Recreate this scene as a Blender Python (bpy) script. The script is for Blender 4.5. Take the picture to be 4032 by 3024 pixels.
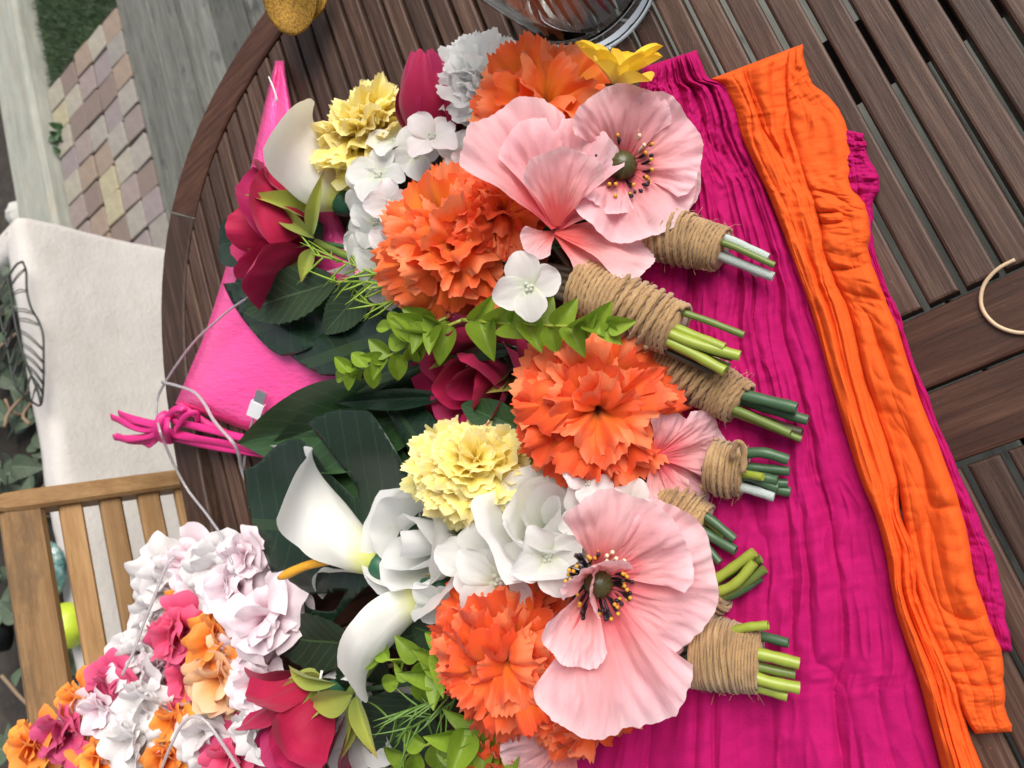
import bpy, math, random
import numpy as np
from mathutils import Vector, Matrix, noise
random.seed(7)
rng = np.random.default_rng(7)
for o in list(bpy.data.objects): bpy.data.objects.remove(o)
SC = bpy.context.scene
COL = SC.collection
PI = math.pi

# ------------------------------------------------------------------ camera
# World: Z up, table top at z = 0, table slats run along X, deck boards too.
# rows = camera right / down / forward in world space (phone held on its side)
CAMR = ((0.3225, 0.7760, -0.5420), (0.9051, -0.4205, -0.0635), (-0.2772, -0.4701, -0.8380))
FPX, CXP, CYP, CAMH = 3029.0, 2016.0, 1512.0, 0.60
RIGHT, DOWN, FWD = (Vector(r).normalized() for r in CAMR)
cam_d = bpy.data.cameras.new('camera')
cam = bpy.data.objects.new('camera', cam_d); COL.objects.link(cam)
cam_d.sensor_width = 36.0; cam_d.sensor_fit = 'HORIZONTAL'
cam_d.lens = 36.0 * FPX / 4032.0
cam_d.clip_start = 0.02; cam_d.clip_end = 500
m = Matrix.Identity(4)
for i in range(3):
    m[i][0] = RIGHT[i]; m[i][1] = -DOWN[i]; m[i][2] = -FWD[i]
m[2][3] = CAMH
cam.matrix_world = m
cam_d.dof.use_dof = True; cam_d.dof.focus_distance = 0.60; cam_d.dof.aperture_fstop = 9.0
SC.camera = cam

# ------------------------------------------------------------------ sky, sun, exposure
SUN_EL, SUN_AZ = math.radians(46), math.radians(124)   # azimuth: direction the light comes from, from +X towards +Y
w = bpy.data.worlds.new('World'); SC.world = w; w.use_nodes = True
nt = w.node_tree; nt.nodes.clear()
sky = nt.nodes.new('ShaderNodeTexSky'); sky.sky_type = 'NISHITA'; sky.sun_disc = False
sky.sun_elevation = SUN_EL; sky.sun_rotation = PI / 2 - SUN_AZ
sky.air_density = 1.0; sky.dust_density = 3.0
hsv = nt.nodes.new('ShaderNodeHueSaturation'); hsv.inputs['Saturation'].default_value = 0.30   # thin overcast
bg = nt.nodes.new('ShaderNodeBackground'); bg.inputs['Strength'].default_value = 0.08
out = nt.nodes.new('ShaderNodeOutputWorld')
nt.links.new(sky.outputs[0], hsv.inputs['Color']); nt.links.new(hsv.outputs[0], bg.inputs['Color'])
nt.links.new(bg.outputs[0], out.inputs['Surface'])
sun_d = bpy.data.lights.new('sun', 'SUN'); sun_d.energy = 2.1; sun_d.angle = math.radians(44); sun_d.color = (1.0, 0.95, 0.88)
sun = bpy.data.objects.new('sun', sun_d); COL.objects.link(sun)
sdir = Vector((math.cos(SUN_EL) * math.cos(SUN_AZ), math.cos(SUN_EL) * math.sin(SUN_AZ), math.sin(SUN_EL)))
sun.rotation_euler = sdir.to_track_quat('Z', 'Y').to_euler()
vs = SC.view_settings
vs.view_transform = 'Standard'; vs.look = 'None'; vs.gamma = 1.0; vs.use_curve_mapping = False
vs.exposure = 0.85

# ------------------------------------------------------------------ helpers
def ray(px, py): return RIGHT * ((px - CXP) / FPX) + DOWN * ((py - CYP) / FPX) + FWD
def at(px, py, z):
    d = ray(px, py); t = (z - CAMH) / d.z
    return Vector((0, 0, CAMH)) + d * t
def aty(px, py, Y):
    d = ray(px, py); return Vector((0, 0, CAMH)) + d * (Y / d.y)
def atd(px, py, t): return Vector((0, 0, CAMH)) + ray(px, py) * t
def depth(P): return (P - Vector((0, 0, CAMH))).dot(FWD)
def mpp(P): return depth(P) / FPX                     # metres per photo pixel at P
def wd(a, b, c): return (RIGHT * a + DOWN * b - FWD * c).normalized()   # image right, image down, toward viewer

WM = {}
def link(name, mesh, parent=None, M=None, mat=None):
    o = bpy.data.objects.new(name, mesh); COL.objects.link(o)
    M = M if M is not None else Matrix.Identity(4)
    if parent is not None:
        o.parent = parent
        o.matrix_basis = WM[parent.name].inverted() @ M
    else:
        o.matrix_basis = M
    WM[o.name] = M
    if mat is not None and mesh is not None and not mesh.materials: mesh.materials.append(mat)
    return o
def thing(name, label, cat, loc, group=None):
    o = link(name, None, None, Matrix.Translation(loc)); o.empty_display_size = 0.02
    return tag(o, label, cat, group)
def tag(o, label=None, cat=None, group=None, kind=None):
    if label: o['label'] = label
    if cat: o['category'] = cat
    if group: o['group'] = group
    if kind: o['kind'] = kind
    return o

class MB:
    def __init__(s): s.v = []; s.f = []; s.uv = []
    def add(s, vs, fs, uv=None):
        b = len(s.v); s.v += [tuple(p) for p in vs]; s.f += [tuple(i + b for i in f) for f in fs]
        s.uv += uv if uv is not None else [(0.5, 0.5)] * len(vs)
    def grid(s, nu, nv, fn):
        vs, uv = [], []
        for j in range(nv + 1):
            for i in range(nu + 1):
                u, v = i / nu, j / nv
                vs.append(fn(u, v)); uv.append((u, v))
        n = nu + 1
        s.add(vs, [(j * n + i, j * n + i + 1, (j + 1) * n + i + 1, (j + 1) * n + i) for j in range(nv) for i in range(nu)], uv)
    def tube(s, pts, rad, n=8, cap=True, twist=None):
        pts = [Vector(p) for p in pts]; k = len(pts)
        rad = rad if isinstance(rad, (list, tuple)) else [rad] * k
        t0 = (pts[1] - pts[0]).normalized()
        a = t0.orthogonal().normalized(); vs = []; uv = []; L = 0
        for i, p in enumerate(pts):
            t = (pts[min(i + 1, k - 1)] - pts[max(i - 1, 0)]).normalized()
            a = (a - t * a.dot(t)).normalized(); b = t.cross(a)
            if i: L += (p - pts[i - 1]).length
            for q in range(n):
                th = 2 * PI * q / n
                r = rad[i]
                if twist: r *= 1 + 0.28 * math.cos(2 * th - L * twist)
                vs.append(p + (a * math.cos(th) + b * math.sin(th)) * r); uv.append((q / n, L))
        fs = [(i * n + q, i * n + (q + 1) % n, (i + 1) * n + (q + 1) % n, (i + 1) * n + q) for i in range(k - 1) for q in range(n)]
        if cap: fs += [tuple(range(n))[::-1], tuple((k - 1) * n + q for q in range(n))]
        s.add(vs, fs, uv)
    def box(s, lo, hi, bev=0.0):
        x0, y0, z0 = lo; x1, y1, z1 = hi
        if bev <= 0:
            s.add([(x0, y0, z0), (x1, y0, z0), (x1, y1, z0), (x0, y1, z0), (x0, y0, z1), (x1, y0, z1), (x1, y1, z1), (x0, y1, z1)],
                  [(0, 3, 2, 1), (4, 5, 6, 7), (0, 1, 5, 4), (1, 2, 6, 5), (2, 3, 7, 6), (3, 0, 4, 7)])
        else:
            s.prism([(x0, y0), (x1, y0), (x1, y1), (x0, y1)], z0, z1, bev)
    def prism(s, poly, z0, z1, bev=0.0):
        """vertical prism from a convex-ish ccw polygon with a chamfered top edge"""
        n = len(poly); P = [Vector((p[0], p[1])) for p in poly]
        ins = []
        for i in range(n):
            a, b, c = P[i - 1], P[i], P[(i + 1) % n]
            d1 = (b - a).normalized(); d2 = (c - b).normalized()
            n1 = Vector((-d1.y, d1.x)); n2 = Vector((-d2.y, d2.x))
            bis = n1 + n2
            q = b + bis * (bev / max(0.35, bis.dot(n1)))
            ins.append(q)
        rings = [[(p.x, p.y, z0) for p in P], [(p.x, p.y, z1 - bev) for p in P]]
        if bev > 0:
            mid = [(p * 0.3 + q * 0.7) for p, q in zip(P, ins)]
            mid = [p + (q - p) * 0.3 for p, q in zip(P, ins)]
            rings.append([(p.x, p.y, z1 - bev * 0.3) for p in mid])
        rings.append([(p.x, p.y, z1) for p in (ins if bev > 0 else P)])
        if bev <= 0: rings = [rings[0], rings[-1]]
        vs = [v for r in rings for v in r]; k = len(rings)
        fs = [(j * n + i, j * n + (i + 1) % n, (j + 1) * n + (i + 1) % n, (j + 1) * n + i) for j in range(k - 1) for i in range(n)]
        fs += [tuple(range(n))[::-1], tuple((k - 1) * n + i for i in range(n))]
        s.add(vs, fs)
    def mesh(s, name, mat=None, smooth=True):
        me = bpy.data.meshes.new(name); me.from_pydata(s.v, [], s.f)
        ul = me.uv_layers.new(name='uv'); li = np.empty(len(me.loops), dtype=np.int32)
        me.loops.foreach_get('vertex_index', li)
        ul.data.foreach_set('uv', np.array(s.uv, dtype=np.float32)[li].ravel())
        if smooth: me.polygons.foreach_set('use_smooth', [True] * len(me.polygons))
        if mat: me.materials.append(mat)
        me.update(); return me
    def build(s, name, mat, parent=None, M=None, smooth=True):
        """vertices given in world space when M is None: origin is moved to the parent's"""
        return link(name, s.mesh(name, mat, smooth), parent, M)

def basis(P, y=None, z=None, sx=1, sy=1, sz=1):
    """matrix at P with local Y along y and local Z near z (or the other way round if y is None)"""
    if y is None:
        Z = z.normalized(); X = Z.orthogonal().normalized(); Y = Z.cross(X)
    else:
        Y = y.normalized(); Z = (z - Y * z.dot(Y))
        Z = Z.normalized() if Z.length > 1e-6 else Y.orthogonal().normalized()
        X = Y.cross(Z)
    M = Matrix.Identity(4)
    for i in range(3):
        M[i][0] = X[i] * sx; M[i][1] = Y[i] * sy; M[i][2] = Z[i] * sz; M[i][3] = P[i]
    return M

def spline(pts, n):
    P = [Vector(p) for p in pts]; P = [P[0] * 2 - P[1]] + P + [P[-1] * 2 - P[-2]]
    out = []
    seg = len(P) - 3
    for i in range(n + 1):
        t = i / n * seg; k = min(int(t), seg - 1); f = t - k
        a, b, c, d = P[k:k + 4]
        out.append(0.5 * ((2 * b) + (c - a) * f + (2 * a - 5 * b + 4 * c - d) * f * f + (3 * b - a - 3 * c + d) * f ** 3))
    return out

def nz(x, y=0.0, z=0.0): return noise.noise(Vector((x, y, z)))

# ------------------------------------------------------------------ materials
def newmat(name):
    mt = bpy.data.materials.new(name); mt.use_nodes = True; t = mt.node_tree; t.nodes.clear()
    o = t.nodes.new('ShaderNodeOutputMaterial'); p = t.nodes.new('ShaderNodeBsdfPrincipled')
    t.links.new(p.outputs[0], o.inputs['Surface']); return mt, t, p, o
def N(t, k, **kw):
    n = t.nodes.new(k)
    for a, b in kw.items(): setattr(n, a, b)
    return n
def ramp(t, stops, src):
    r = N(t, 'ShaderNodeValToRGB'); e = r.color_ramp.elements
    while len(e) < len(stops): e.new(0.5)
    for i, (p, c) in enumerate(stops):
        e[i].position = p; e[i].color = (c[0], c[1], c[2], 1)
    t.links.new(src, r.inputs[0]); return r.outputs[0]
def noi(t, scale, detail=3, rough=0.5, vec=None):
    n = N(t, 'ShaderNodeTexNoise'); n.inputs['Scale'].default_value = scale; n.inputs['Detail'].default_value = detail
    n.inputs['Roughness'].default_value = rough
    if vec is not None: t.links.new(vec, n.inputs['Vector'])
    return n.outputs['Fac']
def mixc(t, fac, a, b, mode='MIX'):
    n = N(t, 'ShaderNodeMix', data_type='RGBA', blend_type=mode)
    for sock, val in ((n.inputs[0], fac), (n.inputs[6], a), (n.inputs[7], b)):
        if hasattr(val, 'default_value') or hasattr(val, 'is_output'): t.links.new(val, sock)
        elif isinstance(val, (int, float)): sock.default_value = val
        else: sock.default_value = (val[0], val[1], val[2], 1)
    return n.outputs[2]
def mth(t, op, a, b=0.0, c=None):
    n = N(t, 'ShaderNodeMath', operation=op)
    for i, v in enumerate((a, b) if c is None else (a, b, c)):
        if isinstance(v, (int, float)): n.inputs[i].default_value = v
        else: t.links.new(v, n.inputs[i])
    return n.outputs[0]
def bump(t, p, h, strength, dist=0.001):
    b = N(t, 'ShaderNodeBump'); b.inputs['Strength'].default_value = strength; b.inputs['Distance'].default_value = dist
    t.links.new(h, b.inputs['Height']); t.links.new(b.outputs[0], p.inputs['Normal']); return b
def mapping(t, vec, scale, loc=None):
    n = N(t, 'ShaderNodeMapping'); n.inputs['Scale'].default_value = scale; t.links.new(vec, n.inputs['Vector'])
    if loc is not None: t.links.new(loc, n.inputs['Location'])
    return n.outputs[0]

def petal_mat(name, stops, trans=0.35, rough=0.62, var=0.10, weave=True, veins=0.0, streak=None, shift=0.0):
    """cloth petal: colour runs from the base of the petal to its rim, thin enough to glow"""
    mt, t, p, o = newmat(name)
    tc = N(t, 'ShaderNodeTexCoord'); sep = N(t, 'ShaderNodeSeparateXYZ'); t.links.new(tc.outputs['UV'], sep.inputs[0])
    oi = N(t, 'ShaderNodeObjectInfo')
    wob = noi(t, 4.0, 3, 0.6, tc.outputs['UV'])
    v = mth(t, 'ADD', sep.outputs[1], mth(t, 'MULTIPLY', mth(t, 'SUBTRACT', wob, 0.5), 0.25))
    if shift: v = mth(t, 'ADD', v, mth(t, 'MULTIPLY', mth(t, 'SUBTRACT', oi.outputs['Random'], 0.55), shift))
    col = ramp(t, stops, v)
    mul = mth(t, 'ADD', mth(t, 'MULTIPLY', oi.outputs['Random'], var * 2), 1.0 - var)
    h = N(t, 'ShaderNodeHueSaturation'); t.links.new(col, h.inputs['Color']); t.links.new(mul, h.inputs['Value'])
    t.links.new(mth(t, 'ADD', mth(t, 'MULTIPLY', oi.outputs['Random'], 0.016), 0.492), h.inputs['Hue'])
    c = h.outputs[0]
    if veins:
        st = noi(t, 1.0, 5, 0.65, mapping(t, tc.outputs['UV'], (24, 3.5, 1)))
        c = mixc(t, mth(t, 'MULTIPLY', st, veins), c, streak or (0.75, 0.2, 0.2), 'MULTIPLY')
        hgt = st
    else:
        hgt = noi(t, 1.0, 3, 0.6, mapping(t, tc.outputs['UV'], (22, 3, 1)))
    bump(t, p, hgt, 0.55 if veins else 0.35, 0.0024 if veins else 0.0012)
    t.links.new(c, p.inputs['Base Color']); p.inputs['Roughness'].default_value = rough
    p.inputs['Specular IOR Level'].default_value = 0.28
    p.inputs['Sheen Weight'].default_value = 0.12; p.inputs['Sheen Roughness'].default_value = 0.5
    if trans:
        tr = N(t, 'ShaderNodeBsdfTranslucent'); t.links.new(c, tr.inputs['Color'])
        mx = N(t, 'ShaderNodeMixShader'); mx.inputs[0].default_value = trans
        t.links.new(p.outputs[0], mx.inputs[1]); t.links.new(tr.outputs[0], mx.inputs[2]); t.links.new(mx.outputs[0], o.inputs['Surface'])
    return mt

def leaf_mat(name, base, dark, vein, rough=0.4, trans=0.12, veinw=1.0, spec=0.4):
    mt, t, p, o = newmat(name)
    tc = N(t, 'ShaderNodeTexCoord'); sep = N(t, 'ShaderNodeSeparateXYZ'); t.links.new(tc.outputs['UV'], sep.inputs[0])
    oi = N(t, 'ShaderNodeObjectInfo')
    au = mth(t, 'ABSOLUTE', mth(t, 'SUBTRACT', sep.outputs[0], 0.5))
    n1 = noi(t, 5, 4, 0.6, tc.outputs['UV'])
    c = mixc(t, n1, dark, base)
    lat = mth(t, 'SINE', mth(t, 'MULTIPLY', mth(t, 'SUBTRACT', sep.outputs[1], mth(t, 'MULTIPLY', au, 0.45)), 58.0))
    latm = mth(t, 'MULTIPLY', mth(t, 'GREATER_THAN', lat, 0.93), 0.35 * veinw)
    midm = mth(t, 'MULTIPLY', mth(t, 'LESS_THAN', au, 0.018), 0.75 * veinw)
    vm = mth(t, 'MAXIMUM', latm, midm)
    c = mixc(t, vm, c, vein)
    h = N(t, 'ShaderNodeHueSaturation'); t.links.new(c, h.inputs['Color'])
    t.links.new(mth(t, 'ADD', mth(t, 'MULTIPLY', oi.outputs['Random'], 0.36), 0.82), h.inputs['Value'])
    t.links.new(h.outputs[0], p.inputs['Base Color']); p.inputs['Roughness'].default_value = rough
    p.inputs['Specular IOR Level'].default_value = spec
    bump(t, p, mth(t, 'ADD', mth(t, 'MULTIPLY', vm, -1.0), noi(t, 30, 3, 0.5, tc.outputs['UV'])), 0.25, 0.0008)
    if trans:
        tr = N(t, 'ShaderNodeBsdfTranslucent'); t.links.new(h.outputs[0], tr.inputs['Color'])
        mx = N(t, 'ShaderNodeMixShader'); mx.inputs[0].default_value = trans
        t.links.new(p.outputs[0], mx.inputs[1]); t.links.new(tr.outputs[0], mx.inputs[2]); t.links.new(mx.outputs[0], o.inputs['Surface'])
    return mt

def wood_mat(name, c0, c1, c2, rough, grain=(6, 160, 60), axis='X', scale=1.0, stain=None, bstr=0.5):
    mt, t, p, o = newmat(name)
    tc = N(t, 'ShaderNodeTexCoord'); oi = N(t, 'ShaderNodeObjectInfo')
    off = N(t, 'ShaderNodeCombineXYZ')
    for i in range(3): t.links.new(mth(t, 'MULTIPLY', oi.outputs['Random'], (13.7, 7.1, 3.3)[i]), off.inputs[i])
    g = grain if axis == 'X' else (grain[1], grain[0], grain[2])
    if axis == 'Z': g = (grain[1], grain[2], grain[0])
    vec = mapping(t, tc.outputs['Object'], g, off.outputs[0])
    n1 = noi(t, 1.0 * scale, 6, 0.65, vec)
    vec2 = mapping(t, tc.outputs['Object'], tuple(x * 4 for x in g), off.outputs[0])
    n2 = noi(t, 1.0 * scale, 4, 0.7, vec2)
    big = noi(t, 9.0, 4, 0.6, tc.outputs['Object'])
    k = mth(t, 'ADD', mth(t, 'MULTIPLY', n1, 0.6), mth(t, 'MULTIPLY', n2, 0.4))
    c = ramp(t, ((0.30, c0), (0.50, c1), (0.72, c2)), k)
    c = mixc(t, mth(t, 'MULTIPLY', mth(t, 'SUBTRACT', big, 0.35), 0.9), c, tuple(x * 0.62 for x in c1))
    if stain:
        sm = ramp(t, ((0.56, (0, 0, 0)), (0.68, (1, 1, 1))), noi(t, 22, 5, 0.7, mapping(t, tc.outputs['Object'], (0.5, 0.5, 0.5) if axis != 'X' else (0.35, 1, 1))))
        c = mixc(t, mth(t, 'MULTIPLY', sm, stain[1]), c, stain[0])
    sp = ramp(t, ((0.70, (0, 0, 0)), (0.76, (1, 1, 1))), noi(t, 210, 2, 0.5, tc.outputs['Object']))
    c = mixc(t, mth(t, 'MULTIPLY', sp, 0.30), c, c2)
    h = N(t, 'ShaderNodeHueSaturation'); t.links.new(c, h.inputs['Color'])
    t.links.new(mth(t, 'ADD', mth(t, 'MULTIPLY', oi.outputs['Random'], 0.6), 0.72), h.inputs['Value'])
    t.links.new(h.outputs[0], p.inputs['Base Color'])
    t.links.new(mth(t, 'ADD', mth(t, 'MULTIPLY', n1, 0.3), rough - 0.15), p.inputs['Roughness'])
    p.inputs['Specular IOR Level'].default_value = 0.25
    bump(t, p, k, bstr, 0.0012)
    return mt

def plain(name, col, rough=0.6, metal=0.0, var=0.15, nscale=30, bstr=0.2, bdist=0.001, spec=0.5, coat=0):
    mt, t, p, o = newmat(name)
    tc = N(t, 'ShaderNodeTexCoord'); n = noi(t, nscale, 4, 0.6, tc.outputs['Object'])
    c = mixc(t, n, tuple(x * (1 - var) for x in col), tuple(min(1, x * (1 + var)) for x in col))
    t.links.new(c, p.inputs['Base Color']); p.inputs['Roughness'].default_value = rough; p.inputs['Metallic'].default_value = metal
    p.inputs['Specular IOR Level'].default_value = spec
    p.inputs['Coat Weight'].default_value = coat
    if bstr: bump(t, p, n, bstr, bdist)
    return mt

def cloth_mat(name, c, cshade, trans=0.10, uvs=(13, 75), thr=(120, 900)):
    """open cotton gauze: fine crossed threads, slightly see-through"""
    mt, t, p, o = newmat(name)
    tc = N(t, 'ShaderNodeTexCoord')
    warp = noi(t, 1.0, 4, 0.6, mapping(t, tc.outputs['UV'], (uvs[0], uvs[1], 1)))
    add = N(t, 'ShaderNodeVectorMath', operation='ADD')
    sc = N(t, 'ShaderNodeVectorMath', operation='SCALE'); sc.inputs[3].default_value = 0.006
    nn = N(t, 'ShaderNodeTexNoise'); nn.inputs['Scale'].default_value = 40; t.links.new(tc.outputs['UV'], nn.inputs['Vector'])
    t.links.new(nn.outputs['Color'], sc.inputs[0]); t.links.new(tc.outputs['UV'], add.inputs[0]); t.links.new(sc.outputs[0], add.inputs[1])
    sep = N(t, 'ShaderNodeSeparateXYZ'); t.links.new(add.outputs[0], sep.inputs[0])
    wv = noi(t, 1.0, 2, 0.5, mapping(t, add.outputs[0], (thr[0], thr[1], 1)))
    hgt = mth(t, 'ADD', mth(t, 'MULTIPLY', wv, 0.35), warp)
    bump(t, p, hgt, 0.5, 0.0012)
    fac = mth(t, 'ADD', mth(t, 'MULTIPLY', warp, 0.7), mth(t, 'MULTIPLY', mth(t, 'SUBTRACT', wv, 0.2), 0.75))
    cc = mixc(t, fac, cshade, c)
    t.links.new(cc, p.inputs['Base Color']); p.inputs['Roughness'].default_value = 0.85
    p.inputs['Specular IOR Level'].default_value = 0.15
    p.inputs['Sheen Weight'].default_value = 0.25; p.inputs['Sheen Roughness'].default_value = 0.4
    t.links.new(cc, p.inputs['Sheen Tint'])
    tr = N(t, 'ShaderNodeBsdfTranslucent'); t.links.new(cc, tr.inputs['Color'])
    mx = N(t, 'ShaderNodeMixShader'); mx.inputs[0].default_value = trans
    t.links.new(p.outputs[0], mx.inputs[1]); t.links.new(tr.outputs[0], mx.inputs[2]); t.links.new(mx.outputs[0], o.inputs['Surface'])
    return mt

M = {}
M['orange'] = petal_mat('orange_petal', ((0.0, (0.90, 0.42, 0.03)), (0.54, (0.88, 0.34, 0.03)), (0.74, (0.92, 0.215, 0.030)), (0.88, (0.91, 0.155, 0.035)), (1.0, (0.92, 0.25, 0.11))), 0.30, var=0.08, shift=0.35)
M['orange2'] = petal_mat('deep_orange_petal', ((0.0, (0.90, 0.36, 0.03)), (0.46, (0.88, 0.24, 0.02)), (0.68, (0.90, 0.150, 0.022)), (0.86, (0.89, 0.120, 0.028)), (1.0, (0.91, 0.21, 0.095))), 0.30, var=0.08, shift=0.38)
M['yellow'] = petal_mat('yellow_petal', ((0.0, (0.97, 0.74, 0.10)), (0.55, (0.97, 0.80, 0.15)), (0.86, (0.96, 0.83, 0.29)), (1.0, (0.93, 0.85, 0.46))), 0.42, var=0.06)
M['daisy'] = petal_mat('golden_petal', ((0.0, (0.90, 0.84, 0.30)), (0.5, (0.90, 0.72, 0.09)), (1.0, (0.89, 0.58, 0.03))), 0.28, var=0.12)
M['poppy'] = petal_mat('pink_poppy_petal', ((0.0, (0.80, 0.10, 0.11)), (0.26, (0.85, 0.18, 0.20)), (0.50, (0.90, 0.42, 0.43)), (0.85, (0.93, 0.58, 0.62)), (1.0, (0.94, 0.70, 0.73))), 0.42, var=0.04, veins=0.30, streak=(0.95, 0.66, 0.68))
M['red'] = petal_mat('red_rose_petal', ((0.0, (0.28, 0.003, 0.038)), (0.6, (0.37, 0.005, 0.058)), (1.0, (0.44, 0.012, 0.088))), 0.18, var=0.14)
M['white'] = petal_mat('white_petal', ((0.0, (0.74, 0.78, 0.58)), (0.35, (0.84, 0.85, 0.81)), (1.0, (0.89, 0.885, 0.88))), 0.50, var=0.03)
M['blush'] = petal_mat('blush_white_petal', ((0.0, (0.74, 0.70, 0.66)), (0.5, (0.86, 0.81, 0.81)), (1.0, (0.87, 0.81, 0.83))), 0.40, var=0.05)
M['calla'] = petal_mat('calla_spathe', ((0.0, (0.55, 0.60, 0.10)), (0.13, (0.72, 0.72, 0.30)), (0.30, (0.84, 0.84, 0.76)), (1.0, (0.86, 0.865, 0.85))), 0.30, var=0.03, rough=0.7)
M['hot'] = petal_mat('hot_pink_petal', ((0.0, (0.55, 0.03, 0.12)), (0.5, (0.68, 0.04, 0.16)), (1.0, (0.75, 0.12, 0.25))), 0.30, var=0.15)
M['lilac'] = petal_mat('pale_pink_petal', ((0.0, (0.84, 0.50, 0.58)), (0.5, (0.87, 0.67, 0.73)), (1.0, (0.88, 0.78, 0.82))), 0.32, var=0.05)
M['peach'] = petal_mat('peach_petal', ((0.0, (0.86, 0.25, 0.03)), (0.55, (0.86, 0.40, 0.12)), (1.0, (0.85, 0.58, 0.36))), 0.32, var=0.1)
M['tang'] = petal_mat('tangerine_petal', ((0.0, (0.85, 0.16, 0.015)), (0.6, (0.90, 0.24, 0.02)), (1.0, (0.88, 0.36, 0.07))), 0.32, var=0.12)
M['gwhite'] = petal_mat('garland_white_petal', ((0.0, (0.80, 0.64, 0.60)), (0.5, (0.80, 0.765, 0.755)), (1.0, (0.82, 0.80, 0.80))), 0.35, var=0.05)
M['sepal'] = petal_mat('sepal', ((0.0, (0.22, 0.27, 0.05)), (0.7, (0.34, 0.36, 0.06)), (1.0, (0.36, 0.25, 0.07))), 0.15, var=0.15)
M['calyx'] = plain('green_calyx', (0.02, 0.09, 0.045), 0.45, var=0.3)
M['dark'] = leaf_mat('dark_leaf', (0.015, 0.036, 0.019), (0.006, 0.016, 0.010), (0.050, 0.095, 0.030), 0.27, 0.05, 0.40, 0.42)
M['mid'] = leaf_mat('green_leaf', (0.035, 0.085, 0.025), (0.018, 0.045, 0.018), (0.07, 0.14, 0.05), 0.30, 0.12)
M['serr'] = leaf_mat('matt_green_leaf', (0.040, 0.075, 0.032), (0.025, 0.048, 0.024), (0.10, 0.17, 0.08), 0.6, 0.12)
M['serrd'] = leaf_mat('matt_dark_leaf', (0.014, 0.032, 0.012), (0.008, 0.018, 0.009), (0.05, 0.10, 0.025), 0.55, 0.06)
M['box'] = leaf_mat('lime_leaf', (0.27, 0.40, 0.035), (0.15, 0.25, 0.022), (0.16, 0.27, 0.03), 0.42, 0.28, 0.7)
M['needle'] = plain('needle_green', (0.22, 0.34, 0.035), 0.45, var=0.3)
M['needled'] = plain('needle_dark_green', (0.10, 0.19, 0.03), 0.45, var=0.3)
M['lime'] = plain('lime_stem', (0.27, 0.33, 0.04), 0.38, var=0.2, nscale=60)
M['olive'] = plain('olive_stem', (0.12, 0.17, 0.03), 0.42, var=0.25, nscale=60)
M['dstem'] = plain('dark_green_stem', (0.045, 0.10, 0.045), 0.4, var=0.25, nscale=60)
M['silver'] = plain('flocked_grey_stem', (0.42, 0.47, 0.44), 0.95, var=0.18, nscale=900, bstr=0.8)
M['brown'] = plain('brown_stem', (0.05, 0.04, 0.02), 0.45, var=0.3)
M['pod'] = plain('poppy_pod', (0.060, 0.056, 0.016), 0.35, var=0.2)
M['black'] = plain('black_stamen', (0.012, 0.008, 0.012), 0.4, var=0.2)
M['anther'] = plain('yellow_anther', (0.62, 0.30, 0.03), 0.5, var=0.2)
M['cream'] = plain('cream_stamen', (0.80, 0.62, 0.45), 0.5)
M['thread'] = plain('white_thread', (0.80, 0.80, 0.76), 0.7)
M['spadix'] = plain('spadix', (0.82, 0.38, 0.02), 0.42, var=0.25, nscale=500, bstr=0.9, bdist=0.002)
def twine_mat():
    mt, t, p, o = newmat('jute_twine')
    tc = N(t, 'ShaderNodeTexCoord'); n = noi(t, 1.0, 4, 0.7, mapping(t, tc.outputs['UV'], (10, 900, 1)))
    n2 = noi(t, 45, 4, 0.6, tc.outputs['Object'])
    c = ramp(t, ((0.28, (0.12, 0.062, 0.024)), (0.52, (0.38, 0.225, 0.092)), (0.74, (0.60, 0.42, 0.22))), mth(t, 'ADD', mth(t, 'MULTIPLY', n, 0.5), mth(t, 'MULTIPLY', n2, 0.5)))
    t.links.new(c, p.inputs['Base Color']); p.inputs['Roughness'].default_value = 0.85; p.inputs['Sheen Weight'].default_value = 0.3
    bump(t, p, n, 0.8, 0.0006); return mt
M['twine'] = twine_mat()
M['fibre'] = plain('jute_fibre', (0.46, 0.31, 0.15), 0.8)
M['magenta'] = cloth_mat('magenta_gauze', (0.48, 0.007, 0.135), (0.32, 0.003, 0.08))
M['orangecl'] = cloth_mat('orange_gauze', (0.82, 0.125, 0.020), (0.70, 0.075, 0.010), uvs=(4, 120), thr=(34, 900))
M['slat'] = wood_mat('table_slat_wood', (0.017, 0.009, 0.006), (0.062, 0.033, 0.023), (0.15, 0.094, 0.068), 0.46, grain=(7, 190, 60))
M['slaty'] = wood_mat('table_board_wood', (0.014, 0.006, 0.004), (0.050, 0.020, 0.012), (0.11, 0.052, 0.031), 0.46, grain=(7, 150, 60), axis='Y')
M['under'] = plain('table_underside', (0.02, 0.012, 0.01), 0.8)
M['deck'] = wood_mat('weathered_deck', (0.05, 0.052, 0.046), (0.12, 0.122, 0.108), (0.21, 0.205, 0.185), 0.8, grain=(3, 40, 30), stain=((0.045, 0.048, 0.048), 0.8))
M['sleeper'] = wood_mat('sleeper_wood', (0.15, 0.158, 0.138), (0.25, 0.255, 0.222), (0.34, 0.33, 0.29), 0.8, grain=(3, 30, 30), stain=((0.25, 0.19, 0.12), 0.4))
M['chair'] = wood_mat('chair_teak', (0.16, 0.08, 0.03), (0.28, 0.16, 0.068), (0.38, 0.235, 0.115), 0.55, grain=(5, 70, 70), stain=((0.09, 0.06, 0.035), 0.5))

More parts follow.
